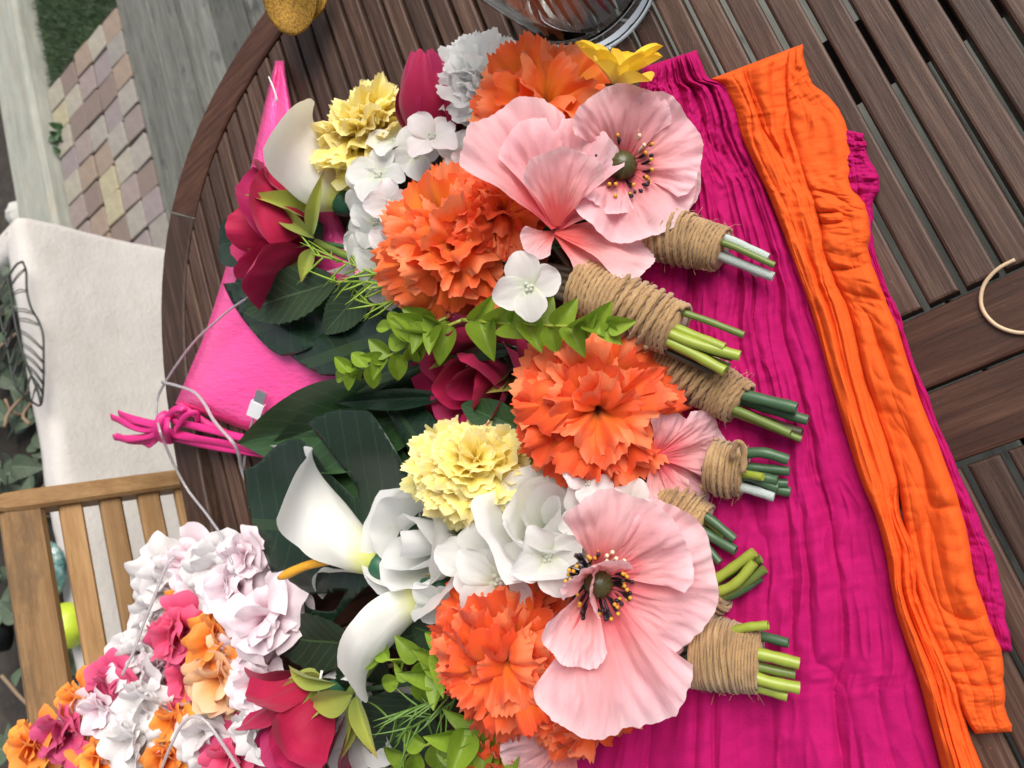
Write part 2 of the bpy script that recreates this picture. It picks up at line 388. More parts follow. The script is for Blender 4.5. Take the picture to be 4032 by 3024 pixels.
# ================================================================== SETTING
ZG = -0.72
def mat_soil():
    mt, t, p, o = newmat('dark_soil'); tc = N(t, 'ShaderNodeTexCoord')
    n = noi(t, 18, 8, 0.7, tc.outputs['Object']); n2 = noi(t, 2.2, 4, 0.6, tc.outputs['Object'])
    c = ramp(t, ((0.3, (0.012, 0.010, 0.008)), (0.55, (0.045, 0.036, 0.028)), (0.75, (0.11, 0.09, 0.07))), mth(t, 'ADD', mth(t, 'MULTIPLY', n, 0.7), mth(t, 'MULTIPLY', n2, 0.3)))
    t.links.new(c, p.inputs['Base Color']); p.inputs['Roughness'].default_value = 0.95; bump(t, p, n, 0.9, 0.02); return mt
M['soil'] = mat_soil()
g = MB(); g.add([(-60, -60, ZG - 0.06), (60, -60, ZG - 0.06), (60, 60, ZG - 0.06), (-60, 60, ZG - 0.06)], [(0, 1, 2, 3)])
tag(g.build('ground', M['soil'], smooth=False), kind='structure')

# decking, one board after another
deck = link('deck', None, None, Matrix.Translation((0, -1.0, ZG - 0.03))); tag(deck, kind='structure')
y = -1.655
k = 0
while y < 1.6:
    b = MB(); b.box((-3.4, y + 0.003, ZG - 0.03), (2.4, y + 0.1255, ZG + 0.002 * math.sin(k * 2.3)), 0.004)
    b.build('deck_board', M['deck'], deck, smooth=False)
    if k < 8:                                              # the reeded strip beside every other gap
        r = MB()
        for q in range(2): r.box((-3.4, y + 0.006 + q * 0.008, ZG), (2.4, y + 0.010 + q * 0.008, ZG + 0.0028), 0.001)
        r.build('deck_reed', M['deck'], deck, smooth=False)
    y += 0.1285; k += 1

# cobble path
mt, t, p, o = newmat('cobble_stone'); tc = N(t, 'ShaderNodeTexCoord'); oi = N(t, 'ShaderNodeObjectInfo')
rr = N(t, 'ShaderNodeValToRGB'); rr.color_ramp.interpolation = 'CONSTANT'; e = rr.color_ramp.elements
cols = [(0.27, 0.215, 0.205), (0.47, 0.42, 0.27), (0.33, 0.26, 0.25), (0.30, 0.285, 0.26), (0.42, 0.39, 0.32), (0.34, 0.25, 0.19), (0.29, 0.24, 0.25), (0.22, 0.16, 0.14), (0.36, 0.335, 0.30)]
while len(e) < len(cols): e.new(0.5)
for i, c in enumerate(cols): e[i].position = i / len(cols); e[i].color = (*c, 1)
t.links.new(oi.outputs['Random'], rr.inputs[0])
n = noi(t, 26, 6, 0.65, tc.outputs['Object'])
n9 = noi(t, 70, 5, 0.7, tc.outputs['Object'])
t.links.new(mixc(t, mth(t, 'MULTIPLY', mth(t, 'ADD', n, n9), 0.42), rr.outputs[0], (0.11, 0.09, 0.075)), p.inputs['Base Color'])
p.inputs['Roughness'].default_value = 0.85; bump(t, p, n, 0.5, 0.004); M['cobble'] = mt
path = link('path', None, None, Matrix.Translation((-1.8, -1.88, ZG - 0.04))); tag(path, kind='structure')
b = MB(); b.add([(-2.26, -2.125, ZG - 0.018), (-1.1, -2.125, ZG - 0.018), (-1.1, -1.655, ZG - 0.018), (-2.26, -1.655, ZG - 0.018)], [(0, 1, 2, 3)])
b.build('mortar', M['soil'], path, smooth=False)
cob = []
for q in range(6):
    b = MB(); jx = [random.uniform(-.003, .003) for _ in range(8)]; sx, sy = .0470, .0436; cc = .005
    b.prism([(-sx + cc + jx[0], -sy + jx[1] * .4), (sx - cc, -sy), (sx + jx[2] * .4, -sy + cc + jx[3]), (sx, sy - cc), (sx - cc + jx[4], sy), (-sx + cc, sy + jx[5] * .4), (-sx, sy - cc + jx[6]), (-sx + jx[7] * .4, -sy + cc)], -.03, .006, .0035)
    cob.append(b.mesh('cobble', M['cobble'], smooth=False))
for i in range(12):
    for j in range(5):
        X = -2.175 + i * 0.099 + random.uniform(-.004, .004) + 0.006 * math.sin(j * 2.1 + i); Y = -2.072 + j * 0.0925 + random.uniform(-.003, .003)
        if X > -1.2: continue
        link('cobble', random.choice(cob), path, Matrix.Translation((X, Y, ZG - 0.006 + random.uniform(-.002, .003))) @ Matrix.Rotation(random.uniform(-.06, .06), 4, 'Z'))

# lawn
mt, t, p, o = newmat('grass_blade'); tc = N(t, 'ShaderNodeTexCoord'); n = noi(t, 14, 4, 0.6, tc.outputs['Object'])
t.links.new(ramp(t, ((0.3, (0.018, 0.042, 0.014)), (0.55, (0.035, 0.075, 0.022)), (0.8, (0.09, 0.10, 0.04))), n), p.inputs['Base Color']); p.inputs['Roughness'].default_value = 0.6; M['grass'] = mt
b = MB()
for i in range(15000):
    x, y = random.uniform(-3.2, -2.225), random.uniform(-2.115, -1.2)
    if y > -1.66: x = random.uniform(-4.2, -3.42)
    h = random.uniform(.012, .028); a = random.uniform(0, PI); l = Vector((random.gauss(0, .010), random.gauss(0, .010), h)); wv = Vector((math.cos(a), math.sin(a), 0)) * .0016
    P = Vector((x, y, ZG - 0.02)); b.add([P - wv, P + wv, P + l], [(0, 1, 2)])
tag(b.build('grass', M['grass']), 'short green lawn beyond the cobble path', 'grass', kind='stuff')
b = MB(); b.add([(-6, -2.12, ZG - 0.025), (-2.23, -2.12, ZG - 0.025), (-2.23, -1.657, ZG - 0.025), (-6, -1.657, ZG - 0.025)], [(0, 1, 2, 3)])
M['turf'] = plain('turf_soil', (0.028, 0.052, 0.02), 0.95, nscale=25, var=0.5)
tag(b.build('lawn', M['turf'], smooth=False), kind='structure')

# sleeper edging
b = MB(); b.box((-4.6, -2.335, ZG - 0.05), (-1.35, -2.125, ZG + 0.055), 0.014)
tag(b.build('sleeper_edging', M['sleeper'], smooth=False), 'weathered grey timber sleeper edging the cobble path', 'sleeper')
b = MB()
for q in range(1):
    b.grid(14, 9, lambda u, v: Vector((-1.93, -2.47, ZG - .03)) + Vector((math.cos(2 * PI * u) * math.sin(PI * v), math.sin(2 * PI * u) * math.sin(PI * v), -.7 * math.cos(PI * v))) * (.055 * (1 + .25 * nz(math.cos(2 * PI * u) * 1.5, math.sin(2 * PI * u) * 1.5, v * 3))))
tag(b.build('stone', plain('pale_stone', (0.5, 0.5, 0.46), 0.9, nscale=20)), 'pale round stone in the dark bed behind the sleeper', 'stone')

# rendered planter
def mat_render():
    mt, t, p, o = newmat('painted_render'); tc = N(t, 'ShaderNodeTexCoord')
    n = noi(t, 14, 6, 0.6, tc.outputs['Object']); n2 = noi(t, 90, 4, 0.6, tc.outputs['Object']); n3 = noi(t, 3.0, 5, 0.65, tc.outputs['Object'])
    c = ramp(t, ((0.3, (0.46, 0.425, 0.395)), (0.5, (0.525, 0.49, 0.46)), (0.7, (0.56, 0.535, 0.51))), mth(t, 'ADD', mth(t, 'MULTIPLY', n, 0.5), mth(t, 'MULTIPLY', n3, 0.5)))
    t.links.new(c, p.inputs['Base Color']); p.inputs['Roughness'].default_value = 0.9
    bump(t, p, mth(t, 'ADD', n, mth(t, 'MULTIPLY', n2, 0.5)), 0.55, 0.006); return mt
M['render'] = mat_render()
PX, PY, PT = -1.285, -1.632, -0.283
planter = thing('planter', 'white rendered raised planter wall beyond the table', 'planter', (0, -1.9, ZG))
pp = [(1.7 - 3.0 * 0.985 * i / 110, PY, 0, 1) for i in range(111)]
pp = [(1.7 + (PX + 0.03 - 1.7) * i / 110, PY, 0.0, 1.0) for i in range(111)]
pp += [(PX + 0.03 - 0.03 * math.sin(a), PY - 0.03 + 0.03 * math.cos(a), -math.sin(a), math.cos(a)) for a in (0.35, 0.8, 1.2)]
pp += [(PX, PY - 0.03 - 0.9 * i / 40, -1.0, 0.0) for i in range(41)]
prof = [(0.0, ZG - .05)] + [(0.0, ZG + (PT - .03 - ZG) * i / 12) for i in range(1, 13)] + [(-.004, PT - .012), (-.014, PT - .003), (-.03, PT), (-.055, PT), (-.072, PT - .003), (-.082, PT - .012), (-.086, PT - .04), (-.088, PT - .12)]
nP, nQ = len(pp), len(prof)
def pf(u, v):
    x, y, nx, ny = pp[round(u * (nP - 1))]; d, z = prof[round(v * (nQ - 1))]
    e = 0.005 * nz(x * 5, y * 5, z * 5) + 0.0025 * nz(x * 19, y * 19, z * 19)
    zz = z + 0.003 * nz(x * 14, y * 14, 4) * (1 if z > PT - .03 else 0)
    return (x + nx * (d + e), y + ny * (d + e), zz)
b = MB(); b.grid(nP - 1, nQ - 1, pf); b.build('wall', M['render'], planter)
b = MB(); b.add([(PX + .06, -2.5, PT - .07), (1.7, -2.5, PT - .07), (1.7, PY - .07, PT - .07), (PX + .06, PY - .07, PT - .07)], [(0, 1, 2, 3)]); b.build('soil', M['soil'], planter, smooth=False)

# ------------------------------------------------------------------ leaves (shared by plants and bouquets)
def leaf_mesh(name, kind, mat, curl=0.15, fold=0.12, ser=0, wav=0.0, seed=0):
    b = MB(); nv = 40 if ser else 22; nu = 10
    def prof(s):
        if kind == 'oval': return max(0.0, math.sin(PI * s ** 0.85)) ** 0.75
        if kind == 'lance': return max(0.0, math.sin(PI * s ** 0.7)) ** 1.05
        if kind == 'egg': return max(0.0, math.sin(PI * (s ** 0.62))) ** 0.80
        if kind == 'round': return max(0.0, 1 - (2 * s - 1) ** 4) ** 0.5
        if kind == 'blunt': return min(1.0, 1.3 * s ** 0.5) * max(0.0, 1 - s ** 7) ** 0.5
    def fn(u, v):
        a = 2 * u - 1; w = prof(v) * 0.5
        if ser and abs(a) > 0.99: w *= 1 + 0.10 * (((v * ser) % 1.0) - 0.5)
        z = fold * abs(a) ** 1.3 * w - curl * v * v + wav * math.sin(v * 9 + a * 2 + seed) * abs(a) * w
        return (a * w, v, z + 0.02 * nz(a + seed, v * 3, seed))
    b.grid(nu, nv, fn); return b.mesh(name, mat)
LM = {}
def leafm(kind, mat, **kw):
    key = (kind, mat, tuple(sorted(kw.items())))
    if key not in LM: LM[key] = leaf_mesh('leaf', kind, M[mat], **kw)
    return LM[key]
def leaf(parent, base, tip, width, kind='oval', mat='dark', hint=None, roll=0.0, name='leaf', label=None, **kw):
    """base, tip: world points"""
    Y = tip - base; L = Y.length
    z = hint or -FWD
    if roll: z = Matrix.Rotation(roll, 3, Y.normalized()) @ z
    o = link(name, leafm(kind, mat, **kw), parent, basis(base, Y, z, width, L, L))
    if label: o['label'] = label
    return o

# ivy in the planter
M['ivy'] = leaf_mat('ivy_leaf', (0.10, 0.135, 0.085), (0.035, 0.055, 0.032), (0.2, 0.24, 0.17), 0.5, 0.1)
M['twig'] = plain('dry_twig', (0.22, 0.15, 0.10), 0.9)
def ivy(x0, x1, label, n=46):
    r = thing('ivy_plant', label, 'plant', ((x0 + x1) / 2, -1.85, PT - .07), 'ivy plants in the planter')
    for i in range(n):
        P = Vector((random.uniform(x0, x1), -1.74 - abs(random.gauss(0, .16)), PT - .06 + random.uniform(0, .10)))
        d = Vector((random.uniform(-1, 1), random.uniform(-.6, 1), random.uniform(-.3, .6))).normalized()
        leaf(r, P, P + d * random.uniform(.05, .09), random.uniform(.04, .065), 'egg', 'ivy', hint=Vector((0, .3, 1)), curl=0.2, fold=0.2)
    for i in range(4):
        P = Vector((random.uniform(x0, x1), -1.80, PT - .07)); Q = P + Vector((random.uniform(-.2, .2), random.uniform(-.15, .1), random.uniform(.07, .14)))
        b = MB(); b.tube(spline([P, (P + Q) / 2 + Vector((.02, .01, .03)), Q], 8), .004, 6); b.build('twig', M['twig'], r)
ivy(-1.22, -.9, 'ivy with pale leaves behind the black wire leaf'); ivy(-.9, -.55, 'ivy filling the planter between wire leaf and chair'); ivy(-.55, -.15, 'ivy behind the top slat of the chair'); ivy(-.15, .4, 'ivy at the edge of frame beside the orange blossoms')
r = thing('small_weed', 'small green weed with a red bud beside the sleeper', 'weed', (-1.99, -2.10, ZG))
for i in range(12):
    P = Vector((-1.99 + random.uniform(-.06, .06), -2.10 + random.uniform(-.012, .02), ZG)); d = Vector((random.uniform(-1, 1), random.uniform(-.3, 1), random.uniform(.2, 1))).normalized()
    leaf(r, P, P + d * .035, .022, 'oval', 'mid')

# black wire leaf
s = 500 / 754
wl = thing('wire_leaf', 'black wire leaf ornament on the planter edge', 'ornament', at(150, 1560, PT))
M['wire'] = plain('black_wire', (0.035, 0.038, 0.035), 0.5, 0.4)
def wp(x, y, dy=0.0): return aty(x * s, 1000 + y * s, -1.612 + dy)
b = MB(); ol = [(135, 45), (155, 105), (160, 220), (185, 320), (230, 400), (255, 480), (259, 600), (258, 760), (243, 892), (195, 882), (130, 830), (82, 760), (50, 600), (15, 440), (-12, 300), (20, 190), (62, 115), (100, 62), (135, 45)]
b.tube(spline([wp(*q) for q in ol], 90), .0026, 6, cap=False); b.build('outline', M['wire'], wl)
mid = spline([wp(40, 130, .004), wp(60, 220, .004), (wp(85, 380, .004)), wp(135, 590, .004), wp(215, 790, .004), wp(243, 885, .004)], 40)
b = MB(); b.tube(mid, .0028, 6); b.build('midrib', M['wire'], wl)
rb = [((60, 190), (150, 85)), ((66, 240), (158, 215)), ((72, 330), (200, 350)), ((85, 385), (228, 415)), ((100, 440), (252, 560)), ((118, 520), (257, 640)), ((140, 590), (257, 700)), ((165, 660), (258, 770)), ((195, 730), (255, 830)),
      ((60, 190), (5, 250)), ((66, 270), (-5, 350)), ((78, 350), (15, 470)), ((95, 430), (35, 560)), ((112, 500), (60, 650)), ((130, 570), (75, 720)), ((155, 640), (110, 790)), ((185, 710), (155, 840)), ((215, 780), (190, 870))]
for a, c in rb:
    mx, my = (a[0] + c[0]) / 2, (a[1] + c[1]) / 2 - 14
    b = MB()
    for off in (0, 16): b.tube(spline([wp(a[0], a[1] + off * .7, .002), wp(mx, my + off, .006), wp(c[0], c[1] + off * .6, .002)], 8), .0013, 5)
    b.build('vein', M['wire'], wl)

# things on the coping, behind the chair
gl = thing('glass_disc', 'teal glass disc behind the chair slats', 'ornament', at(230, 2130, PT))
mt, t, p, o = newmat('teal_glass'); tc = N(t, 'ShaderNodeTexCoord'); n = noi(t, 38, 3, 0.6, tc.outputs['Object'])
t.links.new(ramp(t, ((0.35, (0.02, 0.07, 0.06)), (0.55, (0.15, 0.32, 0.30)), (0.72, (0.55, 0.68, 0.64))), n), p.inputs['Base Color']); p.inputs['Roughness'].default_value = 0.08
p.inputs['Transmission Weight'].default_value = 0.35; bump(t, p, n, 0.8, 0.01); M['teal'] = mt
b = MB(); c0 = Vector((-.40, -1.655, PT + .045))
b.grid(32, 8, lambda u, v: c0 + (RIGHT * math.cos(2 * PI * u) * .62 + DOWN * math.sin(2 * PI * u) * 1.0) * (.062 * math.sin(PI * v)) - FWD * (.02 * math.cos(PI * v) + .004 * nz(u * 12, v * 5)))
c0 = aty(205, 2105, -1.66); b.build('lens', M['teal'], gl)
gb = at(268, 2462, PT + .03); r0 = .040
b = MB(); b.grid(28, 14, lambda u, v: gb + Vector((math.cos(2 * PI * u) * math.sin(PI * v) * 1.15, math.sin(2 * PI * u) * math.sin(PI * v), -math.cos(PI * v))) * (r0 * (1 + .03 * math.cos(6 * 2 * PI * u) * math.sin(PI * v))))
o = b.build('gourd', plain('lime_gourd', (0.42, 0.52, 0.03), 0.4, var=0.25, nscale=25)); tag(o, 'lime green gourd sitting behind the chair slats', 'gourd')
jl = thing('jar', 'dark screw-top jar at the left edge behind the chair', 'jar', at(30, 2510, PT))
c0 = at(25, 2500, PT); mdk = plain('dark_glass', (0.015, 0.017, 0.018), 0.15); mlid = plain('black_lid', (0.03, 0.03, 0.032), 0.35)
b = MB(); b.tube([c0, c0 + Vector((0, 0, .06))], .036, 28); b.build('body', mdk, jl)
b = MB(); b.tube([c0 + Vector((0, 0, .0605 + .003 * i)) for i in range(9)], [.038 + (.0015 if i % 2 else 0) for i in range(9)], 32); b.build('lid', mlid, jl)

# ------------------------------------------------------------------ chair
def backpt(px, py):
    d = ray(px, py); tt = (-1.0 - .3 * (CAMH - .03)) / (d.y + .3 * d.z); return Vector((0, 0, CAMH)) + d * tt
ch = thing('garden_chair', 'slatted teak garden chair drawn up to the far side of the table', 'chair', (-.11, -.85, ZG))
XR, XL = -.340, .13
def bp(x, z, d=0.0):                                     # point on the leaning back; d towards the table
    return Vector((x, -1.0 - .3 * (z - .03), z)) + Vector((0, .958, .287)) * d
zs = [backpt(x, 2110).z for x in (25, 190, 250, 345, 415, 505, 570, 660, 722, 812)]
def slatbox(name, x0, x1, z0, z1, d0, d1, parent, mat, bev=.003):
    b = MB(); pts = []
    prof = [(z0, d0), (z0, d1 - bev), (z0 + bev, d1), (z1 - bev, d1), (z1, d1 - bev), (z1, d0)]
    n = len(prof)
    vs = [bp(x, z, d) for x in (x0, x1) for z, d in prof]
    b.add(vs, [(i, i + n, (i + 1) % n + n, (i + 1) % n) for i in range(n)] + [tuple(range(n)), tuple(range(n, 2 * n))[::-1]])
    return b.build(name, mat, parent, smooth=False)
slatbox('top_rail', XR + .012, XL - .012, zs[1], zs[0] + .004, -.008, .012, ch, M['chair'], .006)
for i in (2, 4, 6, 8): slatbox('slat', XR + .012, XL - .012, zs[i + 1], zs[i], -.006, .006, ch, M['chair'])
M['chairz'] = wood_mat('chair_teak_upright', (0.16, 0.08, 0.03), (0.27, 0.155, 0.065), (0.36, 0.225, 0.11), 0.55, grain=(5, 70, 70), axis='Z')
for x in (XR, XL):
    b = MB(); rows = []
    zz = [zs[0] + .012, zs[0] + .009, zs[0] - .002] + [zs[0] - .03 - .055 * i for i in range(17)]
    ww = [.004, .009, .0125] + [.0135] * 17
    prof = lambda z, w: [bp(x - w, z, -.016), bp(x + w, z, -.016), bp(x + w, z, .013), bp(x + w - .004, z, .017), bp(x - w + .004, z, .017), bp(x - w, z, .013)]
    vs = []
    for z, w_ in zip(zz, ww): vs += prof(z, w_)
    nn = 6; kk = len(zz)
    b.add(vs, [(i * nn + q, i * nn + (q + 1) % nn, (i + 1) * nn + (q + 1) % nn, (i + 1) * nn + q) for i in range(kk - 1) for q in range(nn)] + [tuple(range(nn)), tuple(range((kk - 1) * nn, kk * nn))[::-1]])
    b.build('back_post', M['chairz'], ch, smooth=False)
for i in range(7):
    b = MB(); b.box((XR + .015, -.93 + i * .058, -.30), (XL - .015, -.93 + i * .058 + .046, -.282), .003); b.build('seat_slat', M['chair'], ch, smooth=False)
for x in (XR, XL):
    b = MB(); b.tube([(x, -.50, -.30), (x, -1.0, ZG)], .014, 6); b.build('leg', M['chairz'], ch, smooth=False)

# ------------------------------------------------------------------ table
TCX, TA, TBY, TN = -.05, .755, .848, 3.8
def rimx(y, a, bb): return a * max(0.0, 1 - (abs(y) / bb) ** TN) ** (1 / TN)
def rimpt(ph, a, bb):
    c, s_ = math.cos(ph), math.sin(ph)
    return (TCX + a * math.copysign(abs(c) ** (2 / TN), c), bb * math.copysign(abs(s_) ** (2 / TN), s_))
IA, IB = TA - .045, TBY - .048
table = thing('garden_table', 'slatted brown hardwood garden table with curved rim', 'table', (TCX, 0, ZG))
pitch, gap, TH = .025, .0044, .018
y = -.795 + .0165
B0, B1 = -.1005, .0005                                     # the two middle boards
while y + pitch - gap < .80:
    y0, y1 = y, y + pitch - gap
    xa, xb = rimx(y0, IA, IB), rimx(y1, IA, IB)
    if min(xa, xb) > .12:
        dz = random.uniform(-.0006, .0006)
        b = MB(); b.prism([(TCX - xa + .004, y0), (B0 - .004, y0), (B0 - .004, y1), (TCX - xb + .004, y1)], -TH, dz, .0022); b.build('slat', M['slat'], table, smooth=False)
        b = MB(); b.prism([(B1 + .004, y0), (TCX + xa - .004, y0), (TCX + xb - .004, y1), (B1 + .004, y1)], -TH, dz, .0022); b.build('slat', M['slat'], table, smooth=False)
    y += pitch
for x0, x1 in ((B0, -.0515), (-.0487, B1)):
    b = MB(); b.box((x0, -.799, -TH - .004), (x1, .799, .0008), .0025); b.build('middle_board', M['slaty'], table, smooth=False)
J = 51
for a0, a1 in ((180 - J, 180 + J), (180 + J, 360 - J), (-J, J), (J, 180 - J)):
    n = 22; ph = [math.radians(a0 + .12 + (a1 - a0 - .24) * i / n) for i in range(n + 1)]
    outer = [rimpt(p_, TA, TBY) for p_ in ph]; inner = [rimpt(p_, IA, IB) for p_ in ph]
    b = MB()
    for q in range(n):
        pass
    rings = []
    for i in range(n + 1):
        O, I_ = Vector(outer[i]), Vector(inner[i]); d = (I_ - O).normalized()
        rings.append([(*O, -.024), (*O, -.004), (*(O + d * .0015), -.001), (*(O + d * .005), .0006), (*(I_ - d * .003), .0006), (*(I_ - d * .0006), -.0012), (*I_, -.004), (*I_, -.024)])
    k = 8; vs = [v for rg in rings for v in rg]
    b.add(vs, [(i * k + q, (i + 1) * k + q, (i + 1) * k + (q + 1) % k, i * k + (q + 1) % k) for i in range(n) for q in range(k)] + [tuple(range(k)), tuple(range(n * k, n * k + k))[::-1]])
    b.build('rim_board', M['slaty' if abs(math.sin(math.radians((a0 + a1) / 2))) < .5 else 'slat'], table, smooth=False)
for x0 in (-.60, -.33, .23, .50):
    b = MB(); b.box((x0, -.66, -.055), (x0 + .045, .66, -TH - .0012)); b.build('bearer', M['under'], table, smooth=False)
for y0 in (-.45, .42):
    b = MB(); b.box((-.70, y0, -.10), (.60, y0 + .03, -.0562)); b.build('apron', M['under'], table, smooth=False)
for x0, y0 in ((-.62, -.46), (-.62, .40), (.50, -.46), (.50, .40)):
    b = MB(); b.box((x0, y0, ZG), (x0 + .06, y0 + .06, -.1002)); b.build('leg', M['under'], table, smooth=False)

# ================================================================== FLOWERS
def azdir(n, deg):
    """unit vector across the bloom axis n, at an image angle (0 = right, 90 = down)"""
    e = wd(math.cos(math.radians(deg)), math.sin(math.radians(deg)), 0.0); e = e - n * e.dot(n)
    return e.normalized() if e.length > 1e-4 else n.orthogonal().normalized()

def fan_mesh(name, mat, spread, ruff, freq, tooth, bend, seed, nu=24, nv=9, wide=1.0, claw=0.42, round_=0.16):
    """petal with a narrow claw and a ruffled blade that bends outward; unit length along +Y, upper side +Z"""
    b = MB(); rnd = random.Random(seed); ph = rnd.uniform(0, 6.28); ph2 = rnd.uniform(0, 6.28); notch = [rnd.uniform(-1, 1) for _ in range(nu + 2)]
    sk = rnd.uniform(-.25, .25); bd = bend * rnd.uniform(.7, 1.3)
    ys, zs_ = [0.0], [0.0]
    for j in range(nv):
        v = (j + .5) / nv; k = max(0.0, v - claw) / (1 - claw); an = bd * k ** 1.2
        ys.append(ys[-1] + math.cos(an) / nv); zs_.append(zs_[-1] - math.sin(an) / nv)
    def fn(u, v):
        a = 2 * u - 1; i = round(u * nu); j = round(v * nv)
        k = max(0.0, v - claw * .6) / (1 - claw * .6)
        w_ = wide * (0.07 + 0.43 * k ** 0.9)
        edge = -round_ * a * a * k + 0.05 * math.sin(a * 5 + ph) * k
        if v > 0.99: edge += tooth * ((0.5 if (i % 2) else -0.5) + 0.6 * notch[i])
        x = a * w_ * (1 + .06 * math.sin(v * 9 + ph)) + sk * k * .3
        y = ys[j] + edge * 1.0; q = k ** 1.3
        z = zs_[j] + ruff * q * (math.sin(freq * a * PI + ph) + .55 * math.sin(2.4 * freq * a * PI + ph2)) + spread * a * a * k
        z += 0.10 * nz(a * 2.2 + seed, v * 3.5, seed * 1.7) * k; y += 0.05 * nz(a * 3 + seed, v * 3, seed * 2.9 + 4) * k
        return (x, y, z)
    b.grid(nu, nv, fn); return b.mesh(name, mat)

def variants(mat, n, bends, **kw): return [fan_mesh('petal', M[mat], seed=i * 3 + 1, bend=bends[i % len(bends)], **kw) for i in range(n)]
CARN = variants('orange', 9, (1.1, 1.5, .8, 1.9), spread=0.03, ruff=0.060, freq=1.3, tooth=0.040, wide=1.35, claw=.36, round_=.12)
CARN2 = variants('orange2', 9, (1.1, 1.6, .8, 1.9), spread=0.03, ruff=0.065, freq=1.4, tooth=0.040, wide=1.35, claw=.36, round_=.12)
YEL = variants('yellow', 8, (.7, 1.0, .5, 1.2), spread=0.06, ruff=0.040, freq=1.5, tooth=0.028, nu=18, wide=1.4, round_=.14)
WCARN = variants('white', 6, (.5, .8, 1.0), spread=0.05, ruff=0.06, freq=1.3, tooth=0.032, wide=1.6)
BLOS = {k: variants(k, 5, (.9, 1.3, .6), spread=0.14, ruff=0.045, freq=1.0, tooth=0.0, nu=12, wide=1.15, round_=.32) for k in ('gwhite', 'lilac', 'hot', 'peach', 'tang')}

def stem_tube(parent, P, Q, r, mat, sag=0.0, name='stem', bend=None):
    P, Q = Vector(P), Vector(Q); mid = (P + Q) / 2 + (bend or Vector((0, 0, -sag)))
    b = MB(); b.tube(spline([P, mid, Q], 10), r, 8); return b.build(name, M[mat], parent)

def calyx_mesh(n, C, r, back):
    b = MB(); e1 = n.orthogonal().normalized(); e2 = n.cross(e1)
    B = C - n * back
    b.grid(14, 6, lambda u, v: B + n * (back * 0.55 * v - 0.0) + (e1 * math.cos(2 * PI * u) + e2 * math.sin(2 * PI * u)) * (r * (0.10 + 0.26 * math.sin(PI * 0.55 * v))))
    return b

def carnation(parent, px, py, z, rpx, face, ms, n=80, maxth=80, name='carnation', label=None, squash=0.9, wid=0.85, back=0.50, jit=0.10, C=None, inner=.72, heart=0, flat=None):
    C = C or at(px, py, z); r = rpx * mpp(C); nrm = wd(*face)
    cm = calyx_mesh(nrm, C, r, back * r * 1.35)
    if heart:                                               # ruffled heart of a garland blossom, one mesh with its cup
        rq = random.Random(int(px + py)); e1 = nrm.orthogonal().normalized(); e2 = nrm.cross(e1); cm = MB()
        for i in range(heart):
            th = .15 + .75 * (i / heart); az = i * 2.4; e = e1 * math.cos(az) + e2 * math.sin(az); d = (e * math.sin(th) + nrm * math.cos(th)).normalized()
            Mx = basis(C - nrm * (back * r), d, Matrix.Rotation(rq.gauss(0, .5), 3, d) @ (nrm * math.sin(th) - e * math.cos(th)), r * .75, r * .92, r * .8); me_ = rq.choice(ms)
            uvd = me_.uv_layers[0].data; uvv = [(.5, .5)] * len(me_.vertices)
            for lp in me_.loops: uvv[lp.vertex_index] = tuple(uvd[lp.index].uv)
            cm.add([Mx @ v.co for v in me_.vertices], [tuple(p_.vertices) for p_ in me_.polygons], uvv)
    part = cm.build(name, ms[0].materials[0] if heart else M['calyx'], parent)
    if label: part['label'] = label
    B = C - nrm * (back * r)
    ga = PI * (3 - math.sqrt(5)); rnd = random.Random(int(px * 7 + py))
    e1 = nrm.orthogonal().normalized(); e2 = nrm.cross(e1)
    for i in range(n):
        f = ((i + 0.5) / n)
        th = abs(math.radians(maxth) * f ** 0.62 + rnd.gauss(0, 0.08)); az = i * ga + rnd.gauss(0, 0.25)
        e = e1 * math.cos(az) + e2 * math.sin(az)
        d = (e * math.sin(th) + nrm * math.cos(th)).normalized()
        L = r * (1.28 * squash + (1.12 - 1.28 * squash) * (th / math.radians(maxth)) ** 1.5) * (1 + rnd.gauss(0, jit))
        up = (nrm * math.sin(th) - e * math.cos(th))
        up = Matrix.Rotation(rnd.gauss(0, 0.55 - .25 * f), 3, d) @ up
        wdt = r * wid * (inner + (1 - inner) * f) * rnd.uniform(0.8, 1.2)
        Mx = basis(B, d, up, wdt, L, L * rnd.uniform(0.8, 1.1))
        if flat: Mx = Matrix.Translation(C) @ Matrix.Scale(flat, 4, DOWN) @ Matrix.Translation(-C) @ Mx
        link('petal', rnd.choice(ms), part, Mx)
    return part

def poppy_petal(mat, spread, cup, wrinkle, seed, roll=0.15, nu=64, nv=24):
    b = MB(); rnd = random.Random(seed); ph = rnd.uniform(0, 6.28)
    def fn(u, v):
        a = 2 * u - 1; ang = a * spread * (0.75 + 0.25 * v)
        edge = 1.0 - 0.10 * a ** 2 - 0.10 * a ** 6 + 0.018 * math.sin(a * 9 + ph) + 0.014 * nz(a * 14, seed) + 0.008 * nz(a * 40, seed)
        r = edge * v
        x = math.sin(ang) * r + 0.05 * a * (1 - v); y = math.cos(ang) * r
        z = cup * v ** 2 - roll * max(0, v - 0.55) ** 1.5 * 2 + 0.10 * (a ** 2) * v
        z += wrinkle * v ** 0.7 * (1.35 * nz(ang * 3.0 + seed, v * 1.7, seed) + 0.45 * nz(x * 6 + seed, y * 4, seed + 5) + .46 * nz(ang * 11 + y * 2, v * 3, seed + 3) + .20 * nz(ang * 30 + 3 * nz(v * 4, a * 2, seed), v * 6, seed + 8))
        z += 0.030 * math.sin(a * 7 + ph) * v ** 4
        return (x, y, z)
    b.grid(nu, nv, fn); return b.mesh('petal', mat)

